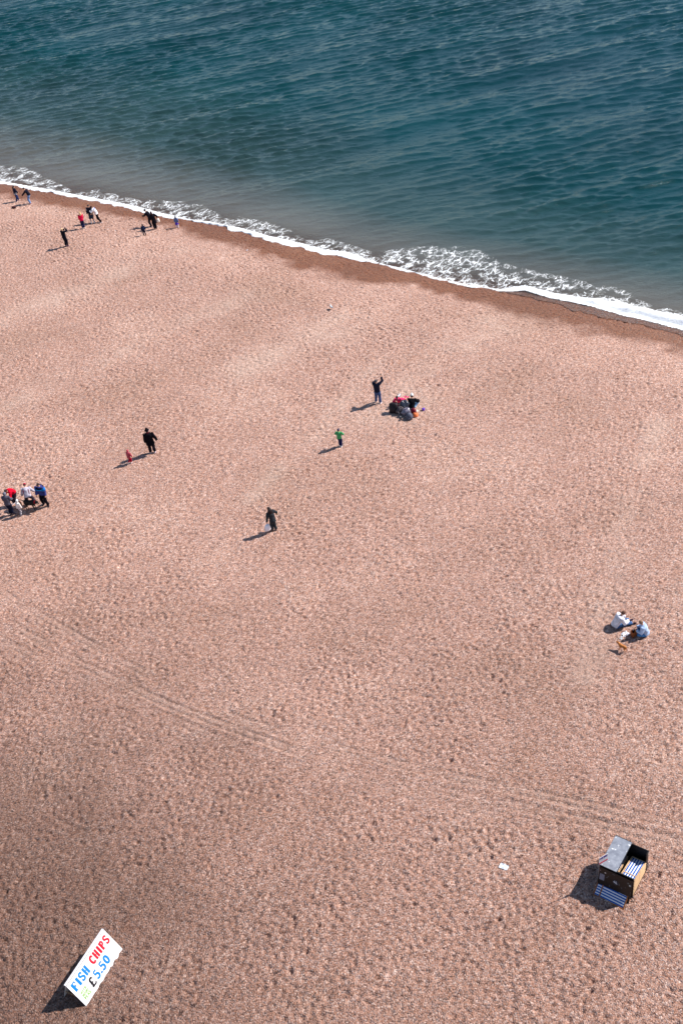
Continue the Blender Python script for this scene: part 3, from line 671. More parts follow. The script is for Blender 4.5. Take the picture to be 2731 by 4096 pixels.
def blob_bag(name, label, cat, loc, r, rgb, seed, amp=.16, rough=.6, mat=None, rz=0.0, neck=None, second=None):
    """soft crumpled bag resting on the stones"""
    root = thing(name, label, cat, loc, rz); g = Geo(); off = vec(seed * 3.1, seed * 1.7, 0)
    g.ball((0, 0, r[2] * .80), r, None, 22, 14, warp=lambda u: 1 + amp * noise.noise(u * 1.6 + off) + amp * .6 * noise.noise(u * 4 + off) + amp * .35 * abs(noise.noise(u * 8 + off)))
    g.v = [(x, y, max(z, -.02)) for x, y, z in g.v]
    g.obj('body', mat or paint('bag_%d_%d_%d' % rgb, rgb, rough=rough, var=.25, scale=14, bump=.6, bscale=25, second=second), root)
    g = Geo()
    if neck == 'tuft':
        for k in range(5):
            a = k * 1.26 + seed; g.sweep([(0, 0, r[2] * 1.6), (math.cos(a) * .05, math.sin(a) * .05, r[2] * 1.75), (math.cos(a) * .10, math.sin(a) * .10, r[2] * 1.82)], [.02, .03, .02], [.008, .006, .004], n=6)
        g.obj('tied_neck', mat or MATS['bag_%d_%d_%d' % rgb], root)
    elif neck == 'handle':
        for s in (-1, 1):
            q = [(math.cos(a) * r[0] * .5, s * r[1] * .25, r[2] * 1.6 + math.sin(a) * r[2] * .55) for a in np.linspace(-.3, math.pi + .3, 9)]
            g.sweep(q, .009, n=6)
        g.obj('handle', paint('strap_dark', (35, 30, 32)), root)
    elif neck == 'straps':
        for s in (-1, 1):
            q = [(s * r[0] * .45, -r[1] * .85, r[2] * 1.45), (s * r[0] * .5, -r[1] * 1.2, r[2] * 1.1), (s * r[0] * .5, -r[1] * 1.15, r[2] * .5), (s * r[0] * .45, -r[1] * .85, r[2] * .25)]
            g.sweep(q, [.025] * 4, [.008] * 4, side=(1, 0, 0), n=6)
        g.obj('strap', paint('strap_dark', (35, 30, 32)), root)
        p = Geo(); p.box((0, r[1] * .88, r[2] * .62), (r[0] * 1.1, r[1] * .5, r[2] * .7), bev=.03); p.obj('pocket', mat or MATS['bag_%d_%d_%d' % rgb], root)
    return root

def sheet(name, label, cat, loc, size, rgb, seed, rz=0.0, lift=.05, rough=.6):
    """crumpled paper or plastic lying on the stones"""
    root = thing(name, label, cat, loc, rz); n = 9; vs = []; fs = []; off = vec(seed * 2.3, seed, 0)
    for j in range(n):
        for i in range(n):
            x, y = (i / (n - 1) - .5), (j / (n - 1) - .5); k = 1 - .25 * abs(noise.noise(vec(x, y, 0) * 3 + off))
            vs.append((x * size[0] * k, y * size[1] * k, .02 + lift * (.5 + noise.noise(vec(x, y, 0) * 4 + off) + .5 * noise.noise(vec(x, y, 1) * 9 + off))))
    for j in range(n - 1):
        for i in range(n - 1): fs.append((j * n + i, j * n + i + 1, j * n + n + i + 1, j * n + n + i))
    m = len(vs); vs += [(x, y, z - .006) for x, y, z in vs]; fs += [tuple(m + q for q in reversed(f)) for f in fs]
    ring = [i for i in range(n)] + [j * n + n - 1 for j in range(1, n)] + [(n - 1) * n + i for i in range(n - 2, -1, -1)] + [j * n for j in range(n - 2, 0, -1)]
    fs += [(ring[i], m + ring[i], m + ring[(i + 1) % len(ring)], ring[(i + 1) % len(ring)]) for i in range(len(ring))]
    g = Geo(); g.add(vs, fs); g.obj('crumpled_sheet', paint('sheet_%d_%d_%d' % rgb, rgb, rough=rough, var=.06, scale=20, bump=.2), root, smooth=False); return root

def dog(label, loc, face, H, rgb, thick=1.0, nod=0.0, tail=.6, collar=None, ear=None, look=0.0):
    """standing dog, nose along +Y; H is the height at the shoulder"""
    root = thing('dog', label, 'dog', loc, math.radians(face)); V = lambda *a: Vector(a) * H; g = Geo(); t = thick
    g.sweep([V(0, -.52, .84), V(0, -.35, .86), V(0, -.05, .80), V(0, .25, .78), V(0, .42, .84)], [.12 * H * t, .15 * H * t, .145 * H * t, .18 * H * t, .13 * H * t], [.13 * H * t, .16 * H * t, .155 * H * t, .23 * H * t, .16 * H * t], side=(1, 0, 0), n=12)
    hd = V(look * .25, .78 - .05 * abs(look), 1.12 - nod)
    g.sweep([V(0, .36, .90), mix(V(0, .40, .92), hd, .5), hd - V(0, .05, 0)], [.14 * H * t, .115 * H * t, .10 * H], n=10)
    g.ball(hd, (.105 * H, .13 * H, .11 * H), None, 12, 8)
    mz = hd + V(look * .12, .22, -.06 - nod * .25); g.sweep([hd + V(0, .06, -.02), mz], [.075 * H, .048 * H], [.07 * H, .045 * H], side=(1, 0, 0), n=10)
    for s in (-1, 1):
        g.sweep([V(s * .10, .32, .74), V(s * .11, .27, .52), V(s * .11, .34, .27), V(s * .11, .33, .08)], [.085 * H * t, .062 * H, .042 * H, .036 * H], n=8)
        g.sweep([V(s * .11, .33, .045), V(s * .11, .40, .035)], [.045 * H, .040 * H], [.035 * H, .028 * H], side=(1, 0, 0), n=8)
        g.sweep([V(s * .10, -.40, .78), V(s * .12, -.30, .52), V(s * .115, -.50, .29), V(s * .115, -.47, .08)], [.12 * H * t, .085 * H, .045 * H, .036 * H], n=8)
        g.sweep([V(s * .115, -.47, .045), V(s * .115, -.39, .035)], [.045 * H, .040 * H], [.035 * H, .028 * H], side=(1, 0, 0), n=8)
    g.sweep([V(0, -.55, .92), V(0, -.70, .92 + .10 * tail), V(.02, -.82, .90 + .32 * tail), V(.03, -.86, .90 + .55 * tail)], [.055 * H, .045 * H, .035 * H, .018 * H], n=8)
    g.fused(max(.014, .03 * H), .004 * H, 2, 4)
    fur = paint('fur_%d_%d_%d' % rgb, rgb, rough=.7, var=.3, scale=10, bump=.7, bscale=70)
    g.ball(mz + V(0, .03, .02), (.028 * H, .02 * H, .02 * H), None, 8, 5, mi=1)
    for s in (-1, 1): g.ball(hd + V(s * .06, .10, .035), (.016 * H, .012 * H, .014 * H), None, 6, 4, mi=1)
    g.obj('body', [fur, EYE], root)
    em = paint('fur_ear_%d_%d_%d' % (ear or rgb), ear or rgb, rough=.8, bump=.5)
    for s in (-1, 1):
        e = Geo(); e.sweep([hd + V(s * .09, -.02, .09), hd + V(s * .14, -.01, .03), hd + V(s * .145, .02, -.09)], [.05 * H, .06 * H, .03 * H], [.016 * H, .016 * H, .010 * H], side=(0, 1, 0), n=8); e.obj('ear', em, root)
    if collar:
        c = Geo(); p = mix(V(0, .40, .92), hd, .55); d = (hd - V(0, .40, .92)).normalized(); c.sweep([p - d * .03 * H, p + d * .03 * H], [.128 * H * t, .124 * H * t], n=12, round_end=False); c.obj('collar', cloth(collar), root)
    return root, Matrix.Translation(loc) @ Matrix.Rotation(math.radians(face), 4, 'Z') @ mix(V(0, .40, 1.04), hd, .5)

def gull(label, loc, face, L=.42):
    root = thing('gull', label, 'gull', loc, math.radians(face)); wh = paint('gull_white', (238, 238, 238), var=.05, bump=.15); gy = paint('gull_grey', (150, 156, 165), var=.1); ye = paint('gull_bill', (226, 170, 50), var=.1)
    g = Geo()
    g.sweep([(0, -.30 * L, .36 * L), (0, -.15 * L, .40 * L), (0, .10 * L, .42 * L), (0, .24 * L, .50 * L), (0, .30 * L, .62 * L), (0, .33 * L, .68 * L)], [.06 * L, .13 * L, .16 * L, .12 * L, .08 * L, .075 * L], [.05 * L, .12 * L, .15 * L, .12 * L, .08 * L, .075 * L], side=(1, 0, 0), n=12)
    g.fused(.012, 0, 2); g.obj('body', wh, root)
    for s in (-1, 1):
        w = Geo(); w.sweep([(s * .12 * L, .18 * L, .46 * L), (s * .15 * L, -.05 * L, .46 * L), (s * .09 * L, -.38 * L, .42 * L), (s * .03 * L, -.56 * L, .40 * L)], [.09 * L, .13 * L, .08 * L, .012 * L], [.03 * L, .04 * L, .025 * L, .008 * L], side=(0, 0, 1), n=8); w.obj('wing', gy, root)
        l = Geo(); l.sweep([(s * .06 * L, .0, .30 * L), (s * .06 * L, -.02 * L, .15 * L), (s * .06 * L, .0, .01 * L), (s * .06 * L, .08 * L, 0)], [.02 * L, .014 * L, .014 * L, .018 * L], n=6); l.obj('leg', ye, root)
    b = Geo(); b.sweep([(0, .38 * L, .68 * L), (0, .48 * L, .655 * L)], [.024 * L, .010 * L], n=6); b.obj('bill', ye, root)
    t = Geo(); t.sweep([(0, -.28 * L, .36 * L), (0, -.46 * L, .36 * L)], [.06 * L, .08 * L], [.02 * L, .01 * L], side=(1, 0, 0), n=8); t.obj('tail', wh, root)
    return root
# ------------------------------------------------------------------ lettering (strokes with slab serifs)
def arc(cx, cy, rx, ry, a0, a1, n=9): return [(cx + rx * math.cos(math.radians(a0 + (a1 - a0) * i / n)), cy + ry * math.sin(math.radians(a0 + (a1 - a0) * i / n))) for i in range(n + 1)]
S_PTS = arc(.5, .74, .30, .21, 25, 270, 10) + arc(.5, .26, .32, .22, 90, -155, 10)[1:]
GL = {
 'F': [([(.25, 0), (.25, 1)], .22), ([(.05, .95), (.86, .95)], .10), ([(.25, .52), (.62, .52)], .10), ([(.03, .05), (.50, .05)], .10), ([(.84, 1), (.84, .72)], .08), ([(.62, .66), (.62, .38)], .07)],
 'I': [([(.5, 0), (.5, 1)], .26), ([(.16, .95), (.84, .95)], .10), ([(.16, .05), (.84, .05)], .10)],
 'S': [(S_PTS, .17), ([(.80, .98), (.80, .72)], .07), ([(.19, .02), (.19, .30)], .07)],
 'H': [([(.23, 0), (.23, 1)], .20), ([(.77, 0), (.77, 1)], .20), ([(.23, .5), (.77, .5)], .10)] + [([(a - .2, b), (a + .2, b)], .09) for a in (.23, .77) for b in (.045, .955)],
 'C': [(arc(.54, .5, .36, .43, 42, 318, 16), .19), ([(.84, .98), (.84, .68)], .07)],
 'P': [([(.25, 0), (.25, 1)], .21), (arc(.42, .72, .34, .24, 90, -90, 10), .15), ([(.03, .95), (.42, .95)], .10), ([(.25, .49), (.42, .49)], .09), ([(.03, .05), (.50, .05)], .10)],
 '5': [([(.30, .93), (.82, .93)], .14), ([(.28, .97), (.24, .52)], .10), ([(.24, .54)] + arc(.46, .31, .34, .28, 115, -150, 12), .17)],
 '0': [(arc(.5, .5, .32, .42, 0, 360, 22), .18)],
 '.': [([(.5, .0), (.5, .22)], .24)],
 '£': [(arc(.60, .74, .24, .20, 20, 180, 8) + [(.38, .5), (.36, .25), (.20, .07)], .15), ([(.14, .06), (.86, .06)], .13), ([(.16, .46), (.66, .46)], .09), ([(.86, .06), (.90, .24)], .08)],
 'W': [([(.05, 1), (.28, 0)], .13), ([(.28, 0), (.5, .8)], .10), ([(.5, .8), (.72, 0)], .13), ([(.72, 0), (.95, 1)], .10)],
 'T': [([(.5, 0), (.5, 1)], .2), ([(.06, .94), (.94, .94)], .12)],
 'M': [([(.12, 0), (.12, 1)], .14), ([(.88, 0), (.88, 1)], .14), ([(.12, 1), (.5, .2)], .12), ([(.5, .2), (.88, 1)], .12)],
 'U': [([(.18, 1), (.18, .35)] + arc(.5, .33, .32, .26, 180, 360, 8) + [(.82, 1)], .16)],
 'Y': [([(.08, 1), (.5, .45)], .15), ([(.92, 1), (.5, .45)], .13), ([(.5, .5), (.5, 0)], .17)],
 'E': [([(.22, 0), (.22, 1)], .2), ([(.1, .94), (.86, .94)], .12), ([(.22, .5), (.66, .5)], .11), ([(.1, .06), (.88, .06)], .12)],
 'A': [([(.06, 0), (.5, 1)], .12), ([(.94, 0), (.5, 1)], .18), ([(.25, .34), (.75, .34)], .10)],
 'O': [(arc(.5, .5, .38, .42, 0, 360, 22), .17)],
 'R': [([(.2, 0), (.2, 1)], .2), (arc(.42, .73, .36, .22, 90, -90, 10), .14), ([(.2, .94), (.42, .94)], .12), ([(.2, .5), (.42, .5)], .11), ([(.45, .48), (.88, 0)], .16)],
}
def letter(ch, O, ux, uy, nrm, w, hgt, mat, parent, thick=.003, slant=0.0):
    """flat letter: O lower-left corner, ux reading direction, uy up the board"""
    g = Geo()
    for k, (pts, wd) in enumerate(GL[ch]):
        P = [O + ux * ((x + slant * y) * w) + uy * (y * hgt) for x, y in pts]; q = []
        for i in range(len(P)):
            d = P[min(i + 1, len(P) - 1)] - P[max(i - 1, 0)]; d.normalize(); q.append(nrm.cross(d))
        hw = wd * .80 * (w + hgt) * .5; e = nrm * (thick + .0005 * k); b = nrm * .0004
        vs = []
        for p, s in zip(P, q): vs += [p + s * hw + e, p - s * hw + e, p - s * hw + b, p + s * hw + b]
        fs = []
        for i in range(len(P) - 1):
            a = 4 * i
            for j in range(4): fs.append((a + j, a + 4 + j, a + 4 + (j + 1) % 4, a + (j + 1) % 4))
        fs += [(0, 1, 2, 3), tuple(4 * (len(P) - 1) + j for j in (3, 2, 1, 0))]
        g.add(vs, fs)
    return g.obj('letter', mat, parent, smooth=False)
def write(text, O, ux, uy, nrm, width, hgt, mats, parent, gap=.10, slant=0.0):
    n = len(text); rel = [.62 if c in 'I.' else (1.15 if c in 'MW' else 1.0) for c in text]; cw = width / (sum(rel) + gap * (n - 1)); x = 0
    for c, r in zip(text, rel):
        letter(c, O + ux * x, ux, uy, nrm, cw * r, hgt, mats, parent, slant=slant); x += cw * (r + gap)

# ------------------------------------------------------------------ the sandwich board
WHITE = paint('board_white', (222, 219, 219), rough=.45, var=.03, scale=3, bump=.05)
def sandwich_board():
    gz = float(ground_z(-11.5, 23)); hz = 1.0
    t0 = ray_z(262.3, 3943.8, gz + hz); t1 = ray_z(415.4, 3717.4, gz + hz); f0 = ray_z(350, 4018.8, gz); f1 = ray_z(495, 3792, gz)
    d = (t1 - t0)[:2] + (f1 - f0)[:2]; a = math.atan2(d[1], d[0]); Lb = 2.38
    X = vec(math.cos(a), math.sin(a), 0); Y = vec(math.sin(a), -math.cos(a), 0)     # Y points to the lettered side
    mid = Vector((t0 + t1) / 2); fo = (Vector((f0 + f1) / 2) - mid); run = fo.dot(Y)
    root = thing('sandwich_board', 'white sandwich board with red and blue FISH CHIPS lettering and price', 'sign', (mid.x, mid.y, gz), a)
    # local frame: x along the ridge, y towards the back side
    run_b = .40
    def panel(r, sgn, name, mat):
        top = vec(0, 0, hz); bot = vec(0, sgn * r, -.02); dv = (bot - top); ln = dv.length; dv.normalize(); nrm = vec(1, 0, 0).cross(dv) * (1 if sgn < 0 else -1)
        if nrm.z < 0: nrm = -nrm
        M = Matrix((vec(1, 0, 0), -dv, nrm)).transposed()
        g = Geo(); g.box(top + dv * (ln / 2 + .02), (Lb, ln - .04, .018), M, bev=.004)
        return g.obj(name, mat, root, smooth=False), top, dv, ln, nrm
    fp, top, dv, ln, nrm = panel(run, -1, 'front_panel', WHITE)
    bp, *_ = panel(run_b, 1, 'back_panel', WHITE)
    g = Geo(); g.box((0, .03, hz + .004), (Lb + .015, .085, .022), bev=.006); g.obj('ridge_strip', paint('ridge_white', (225, 222, 226), var=.05), root, smooth=False)
    for x in (-Lb / 2 + .03, Lb / 2 - .03):
        g = Geo(); g.box((x, (run_b - run) * .25, .42), (.03, (run + run_b) * .52, .03)); g.obj('stay', paint('stay_wood', (170, 140, 105)), root, smooth=False)
    BL = paint('letter_blue', (0, 118, 222), rough=.5, var=.04); RD = paint('letter_red', (238, 8, 40), rough=.5, var=.04); BK = paint('letter_black', (22, 16, 24), rough=.5, var=.04); GN = paint('letter_green', (128, 172, 84), rough=.6, var=.05)
    ux, uy = vec(1, 0, 0), -dv; off = nrm * .0095
    def row(text, u0, u1, v0, v1, mat, gap=.10, slant=0.0):
        O = top + ux * (-Lb / 2 + u0 * Lb) + dv * (v1 * ln) + off
        write(text, O, ux, uy, nrm, (u1 - u0) * Lb, (v1 - v0) * ln, mat, fp, gap, slant)
    row('FISH', .045, .415, .137, .435, BL, .12); row('CHIPS', .505, .960, .125, .415, RD, .12)
    row('£', .255, .375, .55, .85, BK); row('5', .395, .495, .53, .83, BL); row('.', .500, .545, .53, .83, BL); row('50', .545, .755, .53, .83, BL, .12)
    row('WITH', .075, .200, .555, .635, GN); row('MUSHY', .070, .205, .665, .745, GN); row('PEAS', .065, .205, .765, .870, GN)
sandwich_board()

# ------------------------------------------------------------------ deckchairs and the hire hut
WOOD = paint('deckchair_wood', (198, 162, 124), rough=.6, var=.25, scale=5, bump=.3, bscale=30)
WOOD_SHADED = paint('deckchair_wood_shaded', (150, 92, 52), rough=.6, var=.25, scale=5, bump=.3, bscale=30)  # same wood, with the leaning chair's shade put into its colour
CANVAS = stripes('deckchair_canvas', (0, 84, 172), (236, 236, 242), 'Y', 10.4, .27)
DL, DW, DT = 1.22, .57, .047
def deckchair_parts(wood):
    """folded deckchair lying flat: length along x, width along y"""
    P = []
    for s in (-1, 1):
        g = Geo(); g.box((0, s * (DW / 2 - .020), .036), (DL, .038, .022), bev=.004); P.append(('rail', g, wood))
        g = Geo(); g.box((.02, s * (DW / 2 - .064), .013), (DL - .10, .036, .022), bev=.004); P.append(('rail', g, wood))
    for x, z, w in ((-DL / 2 + .022, .035, DW - .08), (DL / 2 - .022, .035, DW - .08), (-DL / 2 + .24, .040, DW - .05)):
        g = Geo(); g.box((x, 0, z), (.040, w, .022), bev=.004); P.append(('crossbar', g, wood))
    g = Geo(); g.box((.12, 0, .010), (.034, DW - .06, .018), bev=.004); P.append(('prop_bar', g, wood))
    g = Geo(); n = 16; vs = []; fs = []; hw = DW / 2 - .062
    for i in range(n + 1):
        x = -DL / 2 + .05 + (DL - .10) * i / n
        for j in range(7): y = -hw + 2 * hw * j / 6; vs.append((x, y, .033 + .005 * math.sin(x * 17 + y * 9) - .003 * math.cos(y * 30)))
    m = len(vs); vs += [(x, y, z - .003) for x, y, z in vs]
    for i in range(n):
        for j in range(6): a = i * 7 + j; fs.append((a, a + 7, a + 8, a + 1)); fs.append((m + a, m + a + 1, m + a + 8, m + a + 7))
    g.add(vs, fs); P.append(('canvas', g, CANVAS))
    return P
def make_deckchair(label, M, wood, group=None):
    r = thing('deckchair', label, 'deckchair', (0, 0, 0), 0, group); r.matrix_world = M
    for nm, g, mt in deckchair_parts(wood): g.obj(nm, mt, r, smooth=(nm == 'canvas'))
    return r
def copy_thing(r, M, label=None, group=None):
    c = r.copy(); COL.objects.link(c); c.matrix_world = M
    if label: c['label'] = label
    if group: c['group'] = group
    for ch in list(r.children):
        k = ch.copy(); COL.objects.link(k); k.parent = c
    return c

def hire_hut():
    gz = float(ground_z(8.4, 23.5)); h = 1.17
    A, B, C, D = (Vector(ray_z(x, y, gz + h)) for x, y in ((2457, 3341), (2590.5, 3402), (2536, 3519), (2403, 3462)))
    ctr = (A + B + C + D) / 4; ex = ((C - D) + (B - A)).normalized(); ey0 = ((A - D) + (B - C)); ey = vec(-ex.y, ex.x, 0)
    W_ = ((C - D).length + (B - A).length) / 2; L_ = ey0.dot(ey) / 2; ang = math.atan2(ex.y, ex.x)
    org = ctr - ex * W_ / 2 - ey * L_ / 2; org.z = gz
    root = thing('hire_hut', 'black deckchair hire hut with grey roof over one half and open side', 'hut', org, ang)
    MW = Matrix.Translation(org) @ Matrix.Rotation(ang, 4, 'Z')
    BLK = paint('hut_black', (13, 13, 18), rough=.5, var=.35, scale=6, bump=.3, bscale=40, spec=.35)
    def part(name, x0, x1, y0, y1, z0, z1, mat=BLK, bev=.004, parent=root):
        g = Geo(); g.box(((x0 + x1) / 2, (y0 + y1) / 2, (z0 + z1) / 2), (x1 - x0, y1 - y0, z1 - z0), bev=bev); return g.obj(name, mat, parent, smooth=False)
    part('floor', .01, W_ - .01, .035, L_ - .035, -.06, .045)
    part('front_wall', 0, W_, 0, .03, -.06, h - .012); part('back_wall', 0, W_, L_ - .03, L_, -.06, h - .01)
    part('side_wall', 0, .028, .032, L_ - .032, -.06, h - .014); part('corner_return', W_ - .026, W_ + .004, L_ - .19, L_ - .032, -.06, h - .014)
    part('top_rail', W_ * .49 + .02, W_ + .004, -.006, .036, h - .010, h + .012)
    # felt roof with gull droppings
    rm, nt, b = new_mat('roof_felt'); Ln = nt.links.new; tc = N(nt, 'ShaderNodeTexCoord')
    n1 = N(nt, 'ShaderNodeTexNoise'); n1.inputs['Scale'].default_value = 5; n1.inputs['Detail'].default_value = 6; Ln(tc.outputs['Object'], n1.inputs['Vector'])
    r1 = N(nt, 'ShaderNodeValToRGB'); r1.color_ramp.elements[0].position = .35; r1.color_ramp.elements[1].position = .7; r1.color_ramp.elements[0].color = lin(118, 122, 134); r1.color_ramp.elements[1].color = lin(150, 154, 164); Ln(n1.outputs['Fac'], r1.inputs['Fac'])
    n2 = N(nt, 'ShaderNodeTexNoise'); n2.inputs['Scale'].default_value = 9; n2.inputs['Detail'].default_value = 4; Ln(tc.outputs['Object'], n2.inputs['Vector'])
    r2 = N(nt, 'ShaderNodeValToRGB'); r2.color_ramp.elements[0].position = .66; r2.color_ramp.elements[1].position = .70; Ln(n2.outputs['Fac'], r2.inputs['Fac'])
    mx = N(nt, 'ShaderNodeMix', data_type='RGBA'); mx.inputs[7].default_value = lin(222, 224, 226); Ln(r2.outputs['Color'], mx.inputs[0]); Ln(r1.outputs['Color'], mx.inputs[6]); Ln(mx.outputs[2], b.inputs['Base Color']); b.inputs['Roughness'].default_value = .85
    rx = W_ * .492
    rf = part('roof', -.012, rx, -.014, L_ + .010, h - .004, h + .020, rm)
    part('edge_trim', rx + .001, rx + .018, -.012, L_ + .008, h - .03, h + .026, BLK, .003, rf); part('edge_trim', -.010, rx, L_ + .0115, L_ + .026, h - .03, h + .026, BLK, .003, rf); part('edge_trim', -.010, rx, -.030, -.0155, h - .03, h + .022, BLK, .003, rf)
    # notice board leaning on the front
    tp = vec(0, -.045, h - .05); bt = vec(0, -.30, -.02); dv = (bt - tp); ln = dv.length; dv.normalize(); nrm = vec(1, 0, 0).cross(dv); nrm = nrm if nrm.y < 0 else -nrm
    M = Matrix((vec(1, 0, 0), -dv, nrm)).transposed()
    g = Geo(); g.box(vec(W_ / 2 - .01, 0, 0) + tp + dv * ln / 2, (W_ - .03, ln, .02), M, bev=.003); nb = g.obj('notice_board', paint('board_black', (9, 9, 13), rough=.35, var=.5, scale=9, bump=.15, spec=.45), root, smooth=False)
    uv = lambda u, v: vec(u * W_, 0, 0) + tp + dv * (v * ln) + nrm * .0115
    def disc(u, v, r, rgb, name, inner=None, sx=1.0):
        g = Geo(); c = uv(u, v); g.sweep([c, c + nrm * .002], [r * sx] * 2, [r] * 2, side=(1, 0, 0), n=20, round_end=False); o = g.obj(name, paint('mark_%d_%d_%d' % rgb, rgb, rough=.6, var=.12, scale=30), nb, smooth=False)
        if inner: g = Geo(); g.sweep([c + nrm * .0025, c + nrm * .0035], [r * .6 * sx] * 2, [r * .6] * 2, side=(1, 0, 0), n=16, round_end=False); g.obj('badge_ring', paint('mark_%d_%d_%d' % inner, inner, rough=.6), nb, smooth=False)
    g = Geo(); g.box(uv(.112, .37) + nrm * .001, (W_ * .145, ln * .25, .002), M); g.obj('paper_notice', paint('notice_grey', (128, 126, 140), rough=.8, var=.15, scale=20), nb, smooth=False)
    disc(.52, .355, .115, (58, 58, 68), 'emblem')
    for a, l, o_, w in ((2.0, .10, (-.03, .03), .014), (1.75, .085, (.02, .045), .012), (-.55, .12, (-.02, -.01), .020), (-.75, .09, (.035, -.02), .014), (.35, .06, (-.07, .005), .016)):
        c = uv(.52, .355) + vec(1, 0, 0) * o_[0] - dv * o_[1] + nrm * .004; d = vec(1, 0, 0) * math.cos(a) - dv * math.sin(a)
        g = Geo(); g.sweep([c - d * l * .5, c, c + d * l * .5], [w * .5, w, w * .25], [.0015] * 3, side=nrm.cross(d), n=8, round_end=False); g.obj('emblem_stroke', paint('mark_white', (225, 225, 230), rough=.6), nb)
    disc(.873, .16, .030, (140, 142, 140), 'badge', (60, 60, 66)); disc(.931, .225, .038, (205, 208, 200), 'badge', (150, 150, 150)); disc(.19, .15, .022, (225, 215, 210), 'badge', None, 1.4); disc(.04, .13, .018, (190, 150, 150), 'badge')
    for u0, v0, u1, v1 in ((.22, .33, .27, .30), (.27, .30, .29, .22), (.93, .155, .99, .165), (.62, .33, .63, .42), (.70, .44, .72, .50), (.40, .07, .47, .075), (.36, .56, .37, .64), (.80, .36, .83, .40)):
        p, q = uv(u0, v0) + nrm * .001, uv(u1, v1) + nrm * .001; g = Geo(); g.sweep([p, q], [.006] * 2, [.001] * 2, side=nrm.cross(q - p), n=6, round_end=False); g.obj('chalk_mark', paint('mark_chalk', (120, 120, 126), rough=.9), nb, smooth=False)
    # the chairs stacked inside, lengthways from front to back
    r90 = Matrix.Rotation(math.pi / 2, 4, 'Z')
    first = None; rr = random.Random(4)
    for col, (xc, n, lab, grp, fz, bz) in enumerate(((W_ - .288, 13, 'folded deckchair within the stack in the open half of the black hut', 'deckchairs stacked in the hire hut', .073, .043),
                                             (.300, 8, 'folded deckchair stacked under the grey roof of the black hut', 'deckchairs stacked under the hut roof', .073, .055))):
        for k in range(n):
            zf, zb = .046 + k * fz, .046 + k * bz; tl = math.atan2(zb - zf, DL)
            Mk = MW @ Matrix.Translation((xc + rr.uniform(-.010, .010), .07 + DL / 2 + rr.uniform(-.015, .015), (zf + zb) / 2)) @ Matrix.Rotation(rr.uniform(-.012, .012), 4, 'Z') @ Matrix.Rotation(tl, 4, 'X') @ r90
            if first is None: first = make_deckchair(lab, Mk, WOOD, grp); c = first
            else: c = copy_thing(first, Mk, lab, grp)
            if col == 0 and k == n - 1: c['label'] = 'topmost deckchair in the open hut half with its blue and white canvas showing'
    # one more on its long side, leaning on the notice board
    ga = float(ground_z(7.6, 22.6)); a0 = Vector(ray_z(2380, 3582.6, ga)); a1 = Vector(ray_z(2489.7, 3636.9, ga))
    e = (a1 - a0).normalized(); pm = (a0 + a1) / 2; tm_ = Vector((ray_z(2388, 3519.5, ga + .36) + ray_z(2508.8, 3578.8, ga + .36)) / 2)
    w = tm_ - pm; w = (w - e * w.dot(e)).normalized(); nn = e.cross(w)
    R = Matrix((e, w, nn)).transposed().to_4x4()
    shift = (tm_ - pm).dot(e) * .5
    make_deckchair('blue and white deckchair on its long side against the black notice board', Matrix.Translation(pm + w * (DW / 2 - .02) + e * shift - nn * .02) @ R, WOOD_SHADED)
    # hire sign on a thin pole at the corner
    c0 = MW @ vec(-.03, -.03, 0); sa = math.radians(22.6); root2 = thing('hire_sign', 'small white hire sign with red bar on a thin pole at the hut corner', 'sign', c0, sa)
    g = Geo(); g.sweep([(0, .013, -.1), (0, .013, 2.0)], [.009] * 2, n=8, round_end=False); g.obj('pole', paint('pole_grey', (205, 190, 185), rough=.5), root2)
    z0, z1, w_ = h + .03, h + .43, .40
    g = Geo(); g.box((w_ / 2 - .01, 0, (z0 + z1) / 2), (w_, .010, z1 - z0), bev=.002); pn = g.obj('panel', WHITE, root2, smooth=False)
    PU = paint('letter_purple', (72, 52, 140), rough=.5, var=.05); RB = paint('sign_red', (214, 40, 62), rough=.5, var=.05); fr = vec(0, -1, 0)
    g = Geo(); g.box((w_ / 2 - .01, -.0062, z0 + .045), (w_ - .008, .002, .075)); g.obj('red_bar', RB, pn, smooth=False)
    write('FOR', vec(.012, -.0055, z1 - .135), vec(1, 0, 0), vec(0, 0, 1), fr, .15, .105, PU, pn); write('HIRE', vec(.185, -.0055, z1 - .135), vec(1, 0, 0), vec(0, 0, 1), fr, .185, .105, PU, pn)
    for k in range(4):
        g = Geo(); g.box((.15 + .01 * (k % 2), -.0058, z1 - .17 - k * .032), (.22 - .02 * (k % 3), .001, .008)); g.obj('small_print', paint('print_grey', (175, 170, 185)), pn, smooth=False)
hire_hut()

# ------------------------------------------------------------------ people by the water
sink = -.015
def P_(x, y): return at(x, y, sink)
J = person('woman in navy striped top and jeans by the water, facing a man', P_(72, 806), 1.62, -60, dict(lf=(-.10, .12, 0), rf=(.08, -.10, 0), lean=4, lh=(-.04, .16, .53), rh=(.05, .16, .52), nod=12),
    dict(top=(30, 34, 56), legs=(36, 52, 96), shoe=(205, 180, 175), hair=(38, 22, 22), long=.10, hem=.03), seed=2)
band(J, (225, 222, 225), -.16, -.06, .004, 'hem'); band(J, (200, 200, 210), .12, .17, .004)
J = person('man in black jacket and pale blue jeans bending forward by the water', P_(125, 815), 1.78, 88, dict(lean=28, lf=(-.09, -.02, 0), rf=(.10, .05, 0), lh=(-.10, .34, .52), rh=(.16, .10, .50), nod=28, hip=(0, -.03, .505)),
    dict(top=(22, 24, 42), legs=(112, 142, 190), shoe=(150, 80, 95), hair=(45, 28, 26)), seed=3)
blob_bag('rucksack', 'small dark red rucksack lying on the shingle beside the couple', 'bag', at(58, 833, -.02), (.22, .16, .14), (70, 24, 30), 2, neck='straps', rz=.4)
